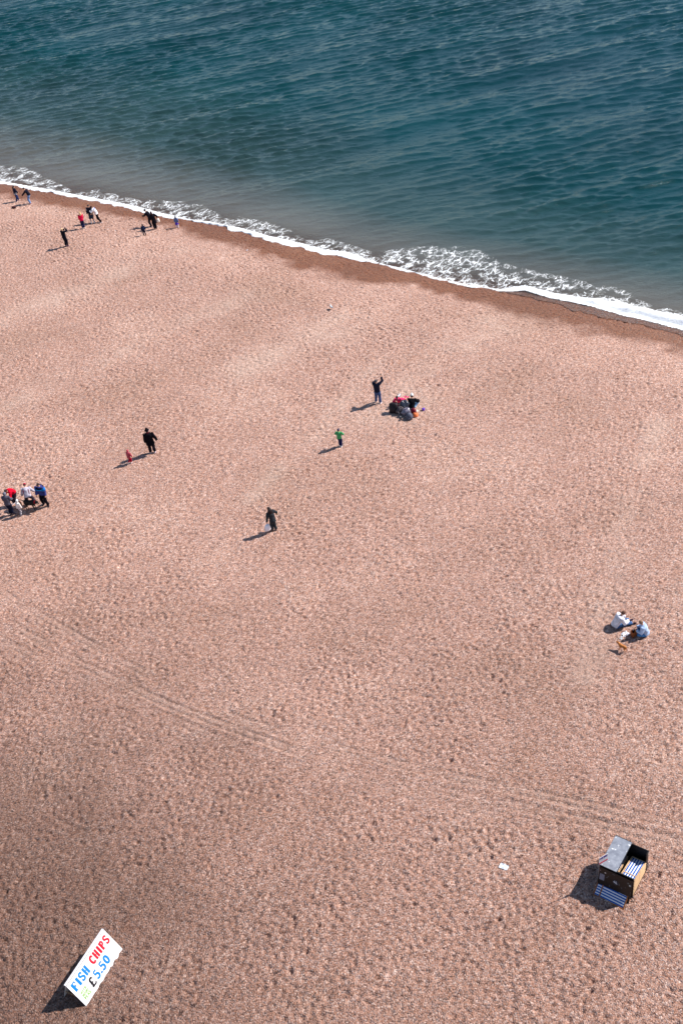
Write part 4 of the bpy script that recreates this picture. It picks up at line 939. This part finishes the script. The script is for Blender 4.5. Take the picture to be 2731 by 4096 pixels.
J = person('blonde person in pink red jacket and navy jeans seen from behind', P_(337, 914), 1.60, 25, dict(lf=(-.045, .02, 0), rf=(.045, 0, 0), nod=6, lh=(-.10, .16, .52), rh=(.12, .14, .52), lean=-3),
    dict(top=(218, 26, 74), legs=(34, 38, 76), shoe=(235, 228, 225), hair=(228, 190, 140), long=.05), seed=4)
J = person('man in black jacket and dark shorts with white shoes facing the beach', P_(373, 891), 1.80, 172, dict(lf=(-.085, 0, 0), rf=(.075, .02, 0), nod=30, lean=6, lh=(-.10, .15, .56), rh=(.12, .12, .55)),
    dict(top=(26, 28, 44), legs=(48, 58, 76), leglen=.5, shoe=(240, 238, 238), hair=(44, 30, 34), bulk=1.2, socks=((238, 236, 236), .45)), seed=5)
for i in (0, 1): sleeve_band(J, i, (205, 210, 215), .30, .38); sleeve_band(J, i, (205, 210, 215), .55, .62)
J = person('person in white shirt with blue shoulders leaning onto the man in shorts', P_(400, 890), 1.74, 80, dict(lean=30, hip=(0, .05, .50), lf=(-.05, -.12, 0), rf=(.05, -.04, 0), nod=25, lh=(-.08, .34, .72), rh=(.10, .26, .60)),
    dict(top=(240, 236, 246), legs=(16, 14, 24), shoe=(225, 215, 215), hair=(70, 36, 34)), seed=6)
band(J, (40, 60, 170), .88, 1.0, .006, 'shoulder_panel')
J = person('blonde person all in black with raised arms taking a picture', P_(268, 985), 1.70, -25, dict(lf=(-.055, .0, 0), rf=(.055, 0, 0), lh=(-.02, .22, .84), rh=(.06, .22, .86), le=(-1, .1, -.6), re=(1, .1, -.5), nod=4),
    dict(top=(16, 18, 32), legs=(18, 18, 34), shoe=(70, 48, 76), hair=(232, 196, 150)), seed=7)
def held_box(name, label, cat, p, size, rgb, rz=0):
    r = thing(name, label, cat, p, rz); g = Geo(); g.box((0, 0, 0), size, bev=.006); g.obj('case', paint(name + '_case', rgb, rough=.35, var=.1), r, smooth=False)
    g = Geo(); g.sweep([(0, size[1] * .5, 0), (0, size[1] * .5 + .025, 0)], [.018] * 2, n=12, round_end=False); g.obj('lens', paint('lens_glass', (12, 12, 18), rough=.1), r); return r
held_box('camera', 'small dark camera held up by the blonde person in black', 'camera', (J['lh'] + J['rh']) / 2 + vec(0, 0, .02), (.12, .04, .075), (30, 30, 36), math.radians(-25))
J = person('person in black coat and dark cap bending forward beside the water', P_(607, 907), 1.78, 70, dict(lean=30, hip=(0, -.02, .50), lf=(-.06, -.05, 0), rf=(.05, .03, 0), lh=(-.05, .34, .60), rh=(.08, .32, .58), nod=20),
    dict(top=(18, 16, 28), legs=(20, 20, 34), shoe=(120, 120, 135), hair=(40, 28, 30), cap=(18, 18, 30), brim='none', coat=.10, bulk=1.3), seed=8)
Jw = person('brown haired woman in long black coat holding a white bag', P_(624, 917), 1.70, 20, dict(lean=14, side=-7, hip=(0, -.02, .51), lf=(-.05, .0, 0), rf=(.05, .02, 0), lh=(-.10, .20, .60), rh=(.22, .02, .60), nod=15, turn=-40),
    dict(top=(16, 13, 24), legs=(16, 13, 24), shoe=(40, 22, 34), hair=(64, 34, 34), long=.06, coat=.16, bulk=1.2), seed=9)
def carrier(label, top, r, hgt, rgb, rz=0.0, seed=1):
    root = thing('carrier_bag', label, 'bag', (top.x, top.y, top.z - hgt), rz); g = Geo(); off = vec(seed, 0, 0)
    rings = ((0, .80), (.06, 1.0), (.35, 1.05), (.62, .9), (.80, .60)); n = 16; vs = []; fs = []
    for j, (z, k) in enumerate(rings):
        for i in range(n):
            a = 2 * math.pi * i / n; q = 1 + .16 * noise.noise(vec(math.cos(a), math.sin(a), z * 3) * 1.6 + off); vs.append((math.cos(a) * r * k * q, math.sin(a) * r * .5 * k * q, z * hgt))
    for j in range(len(rings) - 1):
        for i in range(n): fs.append((j * n + i, j * n + (i + 1) % n, j * n + n + (i + 1) % n, j * n + n + i))
    fs.append(tuple(reversed(range(n)))); fs.append(tuple((len(rings) - 1) * n + i for i in range(n))); g.add(vs, fs)
    g.obj('sack', paint('bag_%d_%d_%d' % rgb, rgb, rough=.5, var=.08, scale=12, bump=.4, bscale=30), root)
    for s in (-1, 1):
        g = Geo(); g.sweep([(s * r * .45, 0, .74 * hgt), (s * r * .22, 0, .9 * hgt), (0, 0, hgt)], [.022, .016, .012], [.004] * 3, side=(0, 1, 0), n=6); g.obj('handle', MATS['bag_%d_%d_%d' % rgb], root)
carrier('pale carrier bag hanging beside the woman in the long black coat', Jw['rh'], .15, .42, (238, 232, 222), .4, 3)
person('small child in dark navy hooded coat on the shingle', P_(580, 942), 1.06, 12, dict(lf=(-.075, .03, 0), rf=(.085, -.03, 0), lh=(-.19, .04, .42), rh=(.19, .04, .42)),
    dict(top=(28, 36, 66), legs=(22, 24, 46), shoe=(24, 22, 40), hair=None, hood=(24, 26, 48), head=1.18, bulk=1.5), voxel=.018, seed=10)
person('girl in grey blue jacket and purple skirt with white tights', P_(711, 911), 1.10, -8, dict(lf=(-.065, .0, 0), rf=(.065, .03, 0), lh=(-.17, .06, .44), rh=(.18, .02, .42)),
    dict(top=(92, 112, 158), legs=(236, 222, 232), shoe=(226, 214, 226), hair=(46, 24, 34), long=.03, skirt=((86, 58, 182), .25), head=1.15, bulk=1.4), voxel=.018, seed=11)
J = person('man in black hat and knee length black coat seen from behind', P_(613, 1812), 1.80, 8, dict(lf=(-.075, .01, 0), rf=(.075, -.01, 0), lh=(-.17, .02, .42), rh=(.25, -.06, .50), re=(.8, -.6, 0), tilt=-4),
    dict(top=(10, 9, 18), legs=(16, 12, 24), shoe=(205, 185, 195), hair=(20, 16, 22), hat=(14, 12, 20), coat=.12, bulk=1.6, stocky=1.14), seed=12)
g = Geo(); g.sweep([J['neck'] - J['up'] * .03, J['neck'] + J['up'] * .02], [.088, .078], [.082, .072], side=J['rt'], n=14); g.obj('scarf', cloth((92, 20, 36)), J['root'])
person('small child in pink hooded coat and red leggings mid stride', P_(523, 1853), .98, -35, dict(lf=(-.03, -.14, .09), rf=(.04, .04, 0), lt=6, lh=(-.18, .06, .44), rh=(.22, .10, .50), lean=8, lk=(0, 1, .2)),
    dict(top=(172, 74, 86), legs=(172, 20, 50), shoe=(238, 232, 236), hair=None, hood=(190, 82, 96), head=1.2, bulk=1.7, coat=.06), voxel=.018, seed=13)

# ------------------------------------------------------------------ the family with the dog
J = person('person in bright red jacket bending down behind the grey hooded one', P_(64, 2019), 1.68, 150, dict(lean=62, hip=(0, -.10, .50), lf=(-.10, .03, 0), rf=(.10, -.05, 0), lh=(-.12, .30, .42), rh=(.16, .26, .40), nod=10),
    dict(top=(205, 8, 46), legs=(34, 26, 40), shoe=(215, 200, 205), hair=(48, 24, 24), bulk=1.4), seed=14)
g = Geo(); g.ball(J['shl'] - J['fw'] * .06 - J['up'] * .10 - J['rt'] * .05, (.07, .05, .06), (J['rt'], J['fw'], J['up']), 10, 6); g.obj('white_patch', cloth((238, 228, 226)), J['root'])
blob_bag('handbag', 'brown shoulder bag beside the person in the red jacket', 'bag', J['M'] @ vec(-.40, .10, 0), (.17, .10, .24), (150, 84, 52), 5, amp=.1, neck='handle', rz=.5)
person('person in grey hooded top and dark jeans with the back to the pier', P_(49, 2060), 1.66, -15, dict(lf=(-.04, .0, 0), rf=(.04, .02, 0), lh=(-.08, .18, .60), rh=(.10, .20, .60), nod=22, lean=4),
    dict(top=(84, 80, 94), legs=(24, 26, 48), shoe=(48, 44, 66), hair=None, hood=(110, 108, 122), bulk=1.3), seed=15)
STR = stripes('striped_leggings', (104, 98, 116), (238, 232, 236), 'Z', 9.0, .1)
J = person('toddler in white hooded coat and grey striped trousers leaning over', P_(86, 2060), 1.08, -38, dict(lean=10, lf=(-.07, .10, 0), rf=(.07, -.08, 0), lh=(-.13, .06, .44), rh=(.14, .10, .44), nod=12),
    dict(top=(240, 226, 222), legs=STR, shoe=(44, 40, 60), hair=None, hood=(244, 236, 234), head=1.2, bulk=1.9), voxel=.018, seed=16)
r = thing('toy_spade', 'small yellow plastic toy spade held beside the toddler', 'toy', J['lh'] + vec(0, 0, -.02), .7); YL = paint('toy_yellow', (232, 186, 20), rough=.4, var=.08)
g = Geo(); g.sweep([(0, 0, .04), (.02, .10, -.06), (.03, .16, -.10)], [.014] * 3, n=8); g.obj('handle', YL, r)
g = Geo(); g.sweep([(.03, .15, -.095), (.04, .24, -.14), (.045, .31, -.16)], [.055, .065, .03], [.012, .012, .006], side=(1, 0, 0), n=10); g.obj('blade', YL, r)
J = person('person in pale grey jacket and red cap standing astride over the dog', P_(127, 2022), 1.66, 10, dict(lean=36, hip=(0, -.05, .47), lf=(-.15, .0, 0), rf=(.17, .04, 0), lh=(-.24, .16, .34), rh=(.26, .20, .40), nod=24),
    dict(top=(186, 178, 192), legs=(62, 54, 70), shoe=(50, 44, 56), hair=(60, 30, 34), cap=(176, 14, 56), brim='none', bulk=1.7, stocky=1.08), seed=17)
for s in (-1, 1):
    g = Geo(); q = [J['M'].inverted() @ (J['M'] @ p) for p in (J['shl'] + J['rt'] * s * .09 * J['h'] + J['up'] * .03, J['chest'] + J['rt'] * s * .085 * J['h'] - J['fw'] * .14, J['pel'] + J['rt'] * s * .08 * J['h'] - J['fw'] * .155 + J['up'] * .1)]
    g.sweep(q, [.030] * 3, [.014] * 3, side=J['rt'], n=8); g.obj('strap', cloth((104, 14, 42)), J['root'])
J = person('man in navy jacket with bright blue chest stripe holding a dog lead', P_(187, 2020), 1.74, 158, dict(lean=8, lf=(-.10, .02, 0), rf=(.10, -.02, 0), lt=24, rt=-10, lh=(-.16, .08, .44), rh=(.19, .10, .42), nod=34, turn=14),
    dict(top=(58, 66, 128), legs=(16, 15, 26), shoe=(40, 30, 40), hair=(52, 30, 28), bulk=1.8, stocky=1.12), seed=18)
band(J, (20, 22, 46), .80, 1.02, .006, 'yoke'); band(J, (20, 150, 226), .70, .80, .008, 'chest_stripe')
for i in (0, 1): sleeve_band(J, i, (24, 112, 186), .15, .75, .045)
lead_hand = J['rh'].copy()
_, neck_pt = dog('large black dog with a collar standing in front of the family', P_(131, 2038), -112, .68, (16, 13, 17), 1.3, nod=.16, tail=.25, collar=(150, 20, 34), look=.3)
r = thing('dog_lead', 'thin dark lead running from the man to the black dog', 'lead', neck_pt); d = lead_hand - neck_pt
g = Geo(); g.sweep([(0, 0, 0), tuple(d * .35 + vec(0, 0, -.05)), tuple(d * .7 + vec(0, 0, -.04)), tuple(d)], [.009] * 4, n=6); g.obj('strap', paint('strap_dark', (35, 30, 32)), r)
g = Geo(); g.sweep([tuple(d + vec(math.cos(a) * .02, 0, math.sin(a) * .05 - .02)) for a in np.linspace(0, 5.8, 9)], .008, n=6); g.obj('hand_loop', MATS['strap_dark'], r)

# ------------------------------------------------------------------ single walkers
PAT = paint('patterned_cloth', (44, 50, 56), rough=.85, var=.4, scale=22, bump=.4, second=(14, 14, 20))
J = person('woman with long dark hair in dark patterned clothes carrying a white bag', P_(1099, 2122), 1.62, 28, dict(lean=12, lf=(-.05, .03, 0), rf=(.06, -.03, 0), lh=(-.24, .02, .40), rh=(.22, .08, .60), side=-5, nod=10),
    dict(top=PAT, legs=PAT, shoe=(120, 96, 90), hair=(28, 12, 14), long=.17, coat=.08), seed=19)
carrier('white plastic carrier bag hanging from the hand of the long haired woman', J['lh'], .17, .50, (242, 240, 248), .5, 7)
g = Geo(); g.box(J['M'].inverted() @ J['rh'] + vec(.03, -.02, .02), (.16, .05, .26), bev=.02); g.obj('coat_lining', cloth((222, 188, 158)), J['root'])
person('boy in green hooded top and dark woolly hat with white shoes', P_(1362, 1787), 1.30, -22, dict(lf=(-.045, .03, 0), rf=(.045, -.02, 0), lh=(-.10, .16, .60), rh=(.12, .17, .60), le=(-1, -.3, -.2), re=(1, -.3, -.2), nod=8),
    dict(top=(72, 158, 100), legs=(24, 28, 76), shoe=(238, 232, 234), hair=(40, 30, 34), cap=(70, 68, 90), brim='none', head=1.1, bulk=1.2), voxel=.019, seed=20)
J = person('man in dark jacket and blue jeans holding up a phone', P_(1513, 1612), 1.76, -18, dict(lf=(-.095, .05, 0), rf=(.085, -.05, 0), lh=(-.02, .16, .86), rh=(.17, .16, 1.02), le=(-1, .2, -.6), re=(1, .3, -.7), nod=-4, turn=-10),
    dict(top=(26, 30, 50), legs=(62, 84, 128), shoe=(214, 204, 206), hair=(82, 78, 84), bulk=1.3), seed=21)
held_box('phone', 'dark phone held high by the man in jeans', 'phone', J['rh'] + vec(0, 0, .02), (.075, .012, .155), (26, 22, 28), math.radians(-18))
gull('white gull standing alone on open shingle near the sea', at(1326, 1236, -.01), 20, .46)

# ------------------------------------------------------------------ the picnic heap
def Q(x, y, dz=-.03): return at(1540 + x * .10204, 1570 + y * .10204, dz)
SEATP = dict(hip=(0, 0, .085), lean=10)
person('person in pink top sitting on the shingle with bare legs outstretched', Q(600, 430), 1.58, -38, dict(hip=(0, 0, .085), lean=-38, lf=(-.06, .52, .0), rf=(.05, .53, .0), lk=(0, 0, 1), rk=(0, 0, 1), lh=(-.16, -.10, .10), rh=(.10, .20, .16), nod=20),
    dict(top=(226, 60, 110), legs=(226, 40, 110), leglen=.5, shoe=(150, 20, 60), hair=(62, 34, 36), socks=((232, 60, 130), .7)), seed=22)
person('person in black top, pale blue jeans and white hat sitting with the bags', Q(1040, 640), 1.70, -20, dict(hip=(0, 0, .085), lean=24, lf=(-.02, .46, .0), rf=(.16, .40, .0), lk=(-.2, 0, 1), rk=(.5, 0, 1), lh=(.02, .32, .20), rh=(.20, .30, .22), nod=20),
    dict(top=(12, 12, 20), legs=(150, 190, 226), shoe=(30, 28, 40), hair=(50, 36, 30), hat=(240, 238, 240), bulk=1.6, stocky=1.1), seed=23)
def suitcase():
    p = Q(330, 790); root = thing('suitcase', 'large black suitcase standing beside the heap of bags', 'suitcase', p, math.radians(-28)); m = paint('suitcase_black', (30, 20, 26), rough=.55, var=.3, scale=8, bump=.4, bscale=30)
    M = Matrix.Rotation(math.radians(-12), 3, 'X')
    g = Geo(); g.box(M @ vec(0, 0, .33), (.52, .28, .66), M, bev=.05); g.obj('shell', m, root)
    g = Geo(); g.box(M @ vec(0, -.135, .26), (.36, .04, .36), M, bev=.015); g.obj('pocket', paint('suitcase_pocket', (38, 28, 34), rough=.6), root)
    g = Geo(); g.sweep([M @ vec(-.10, 0, .64), M @ vec(-.10, 0, .70), M @ vec(.10, 0, .70), M @ vec(.10, 0, .64)], .012, n=8); g.obj('handle', paint('strap_dark', (35, 30, 32)), root)
    for s in (-1, 1):
        g = Geo(); g.sweep([M @ vec(s * .18 - .015, .10, .025), M @ vec(s * .18 + .015, .10, .025)], [.035] * 2, n=12, round_end=False); g.obj('wheel', paint('wheel_black', (20, 20, 22)), root)
suitcase()
PLA = paint('plastic_dark', (52, 54, 66), rough=.22, var=.3, scale=10, bump=.9, bscale=14, spec=.6)
PLB = paint('plastic_grey', (112, 106, 122), rough=.22, var=.25, scale=9, bump=.9, bscale=14, spec=.6)
PLC = paint('plastic_brown', (70, 60, 64), rough=.3, var=.3, scale=9, bump=.9, bscale=16, spec=.5)
blob_bag('plastic_sack', 'shiny dark crumpled plastic sack on top of the heap of bags', 'bag', Q(760, 660), (.36, .30, .36), (52, 54, 66), 3, .3, mat=PLA, neck='tuft')
blob_bag('plastic_sack', 'shiny pale grey crumpled plastic sack at the front of the heap', 'bag', Q(830, 890), (.29, .26, .30), (112, 106, 122), 4, .3, mat=PLB, neck='tuft')
blob_bag('plastic_sack', 'dull brownish crumpled plastic sack next to the black suitcase', 'bag', Q(590, 820), (.27, .24, .28), (70, 60, 64), 6, .3, mat=PLC, neck='tuft')
blob_bag('beach_bag', 'small bright pink bag lying on the heap by the suitcase', 'bag', Q(510, 620), (.13, .12, .16), (230, 40, 116), 7, .15, neck='handle')
blob_bag('beach_bag', 'small bright blue bundle behind the black suitcase', 'bag', Q(345, 520), (.15, .12, .13), (20, 120, 216), 8, .2, neck='handle')
blob_bag('beach_bag', 'dark red cloth bag beside the orange one', 'bag', Q(1110, 790), (.17, .15, .19), (122, 16, 42), 9, .2, neck='handle')
blob_bag('beach_bag', 'round orange bag at the edge of the heap', 'bag', Q(1180, 930), (.19, .17, .16), (240, 122, 70), 10, .12, neck='handle')
blob_bag('rucksack', 'grey rucksack with dark straps in front of the heap', 'bag', Q(950, 1030), (.24, .20, .24), (84, 86, 102), 11, .12, neck='straps', rz=2.6)
def buggy_wheel():
    root = thing('folded_trolley', 'small folded luggage trolley with black wheels before the heap', 'trolley', Q(715, 1035), .3); m = paint('trolley_metal', (150, 150, 156), rough=.35, metal=.6); tyre = paint('wheel_black', (20, 20, 22))
    for s in (-1, 1):
        g = Geo(); g.sweep([(s * .16 + math.cos(a) * 0, math.cos(a) * .09, .10 + math.sin(a) * .09) for a in np.linspace(0, 2 * math.pi, 17)], .018, n=8, round_end=False); w = g.obj('wheel', tyre, root)
        g = Geo(); g.sweep([(s * .16 - .012, 0, .10), (s * .16 + .012, 0, .10)], [.055] * 2, n=12, round_end=False); g.obj('rim', m, w)
        g = Geo(); g.sweep([(s * .13, 0, .10), (s * .10, .30, .20), (s * .09, .55, .34)], .012, n=8); g.obj('rail', m, root)
    g = Geo(); g.sweep([(-.16, 0, .10), (.16, 0, .10)], .010, n=8); g.obj('axle', m, root)
    g = Geo(); g.sweep([(-.09, .55, .34), (0, .60, .37), (.09, .55, .34)], .013, n=8); g.obj('handle', paint('grip_red', (176, 60, 60)), root)
buggy_wheel()
sheet('paper_sheet', 'pale crumpled paper beside the orange bag', 'paper', Q(1235, 735), (.28, .24), (226, 226, 214), 3, .6, .05)
r = thing('toy_bucket', 'small purple toy bucket standing apart from the heap', 'toy', Q(1497, 705), 0); m = paint('toy_purple', (104, 52, 186), rough=.4, var=.1)
g = Geo(); g.sweep([(0, 0, 0), (0, 0, .16)], [.075, .10], n=16, round_end=False); g.obj('pail', m, r)
g = Geo(); g.sweep([(math.cos(a) * .10, 0, .15 + math.sin(a) * .09) for a in np.linspace(0, math.pi, 9)], .007, n=6); g.obj('handle', m, r)
gull('grey winged gull standing beside the heap of bags', Q(545, 225), -35, .46)

# ------------------------------------------------------------------ the seated pair and their dog
J = person('person in white shirt and blue jeans sitting with legs outstretched', P_(2457, 2508), 1.78, -80, dict(hip=(0, 0, .085), lean=34, lf=(-.06, .46, .0), rf=(.07, .48, .0), lk=(0, 0, 1), rk=(0, 0, 1), lh=(-.06, .34, .22), rh=(.08, .34, .20), nod=32),
    dict(top=(232, 228, 234), legs=(70, 104, 150), shoe=(46, 30, 42), hair=(96, 62, 48), bulk=1.6, stocky=1.05), seed=24)
J = person('fair haired person in pale blue shirt sitting with crossed legs', P_(2582, 2540), 1.70, 72, dict(hip=(0, 0, .085), lean=22, lf=(.10, .27, .02), rf=(-.06, .22, .02), lk=(-1, .6, .35), rk=(1, .6, .35), lh=(-.08, .26, .24), rh=(.08, .26, .22), nod=26),
    dict(top=(176, 196, 226), legs=(74, 130, 186), shoe=(70, 46, 50), hair=(150, 116, 92), bulk=1.5), seed=25)
g = Geo(); g.ball(J['chest'] + J['fw'] * .075 - J['up'] * .03, (.15, .085, .20), (J['rt'], J['fw'], J['up']), 16, 10); g.obj('vest_front', cloth((22, 16, 28)), J['root'])
def open_bag():
    root = thing('shopping_bag', 'brown paper shopping bag between the two seated people', 'bag', P_(2535, 2541), .3); m = paint('bag_paper', (150, 82, 40), rough=.8, var=.2)
    g = Geo(); w, d, h = .15, .10, .30
    for x, y, sx, sy in ((0, -d, 2 * w, .012), (0, d, 2 * w, .012), (-w, 0, .012, 2 * d - .014), (w, 0, .012, 2 * d - .014)): g.box((x, y, h / 2), (sx, sy, h))
    g.box((0, 0, .006), (2 * w - .02, 2 * d - .02, .012)); g.obj('sides', m, root, smooth=False)
    for s in (-1, 1):
        g = Geo(); g.sweep([(math.cos(a) * .07, s * d, h - .02 + math.sin(a) * .11) for a in np.linspace(0, math.pi, 9)], .006, n=6); g.obj('handle', paint('bag_cord', (190, 130, 70)), root)
    for x, rgb in ((-.06, (36, 36, 60)), (.05, (226, 130, 50))):
        b = thing('bottle', 'dark blue bottle standing in the brown bag' if x < 0 else 'orange bottle standing in the brown bag', 'bottle', root.location + vec(x, .02, .012)); g = Geo(); g.sweep([(0, 0, .0), (0, 0, .22), (0, 0, .28), (0, 0, .33)], [.035, .035, .016, .014], n=12, round_end=False); g.obj('body', paint('bottle_%d' % rgb[0], rgb, rough=.2, var=.1), b)
        g = Geo(); g.sweep([(0, 0, .325), (0, 0, .355)], [.017] * 2, n=10, round_end=False); g.obj('cap', paint('bottle_cap', (225, 225, 230)), b)
open_bag()
sheet('paper_sheet', 'white crumpled paper between the seated pair', 'paper', P_(2500, 2538), (.34, .30), (242, 240, 246), 5, .4, .08)
sheet('paper_sheet', 'torn pale paper scrap next to the white one by the seated pair', 'paper', P_(2485, 2552), (.24, .16), (222, 226, 232), 6, .9, .05)
dog('small ginger dog near the seated pair', P_(2487, 2602), 38, .36, (196, 122, 62), 1.35, nod=.02, tail=.5, ear=(150, 84, 44))

# ------------------------------------------------------------------ litter on the open shingle
sheet('plastic_litter', 'white crumpled plastic litter alone on the open shingle', 'litter', P_(2014, 3468), (.34, .24), (240, 242, 248), 8, -.6, .06)
sheet('paper_scrap', 'tiny white scrap on the shingle beside the group in shorts', 'litter', P_(433, 917), (.14, .10), (240, 238, 236), 9, .3, .03)
sheet('paper_scrap', 'tiny white scrap lying towards the child in the navy coat', 'litter', P_(462, 924), (.12, .08), (240, 238, 236), 10, 1.0, .03)
sheet('paper_scrap', 'tiny pale scrap on dry shingle below the white surf', 'litter', P_(989, 1001), (.16, .10), (220, 224, 236), 11, 1.0, .03)
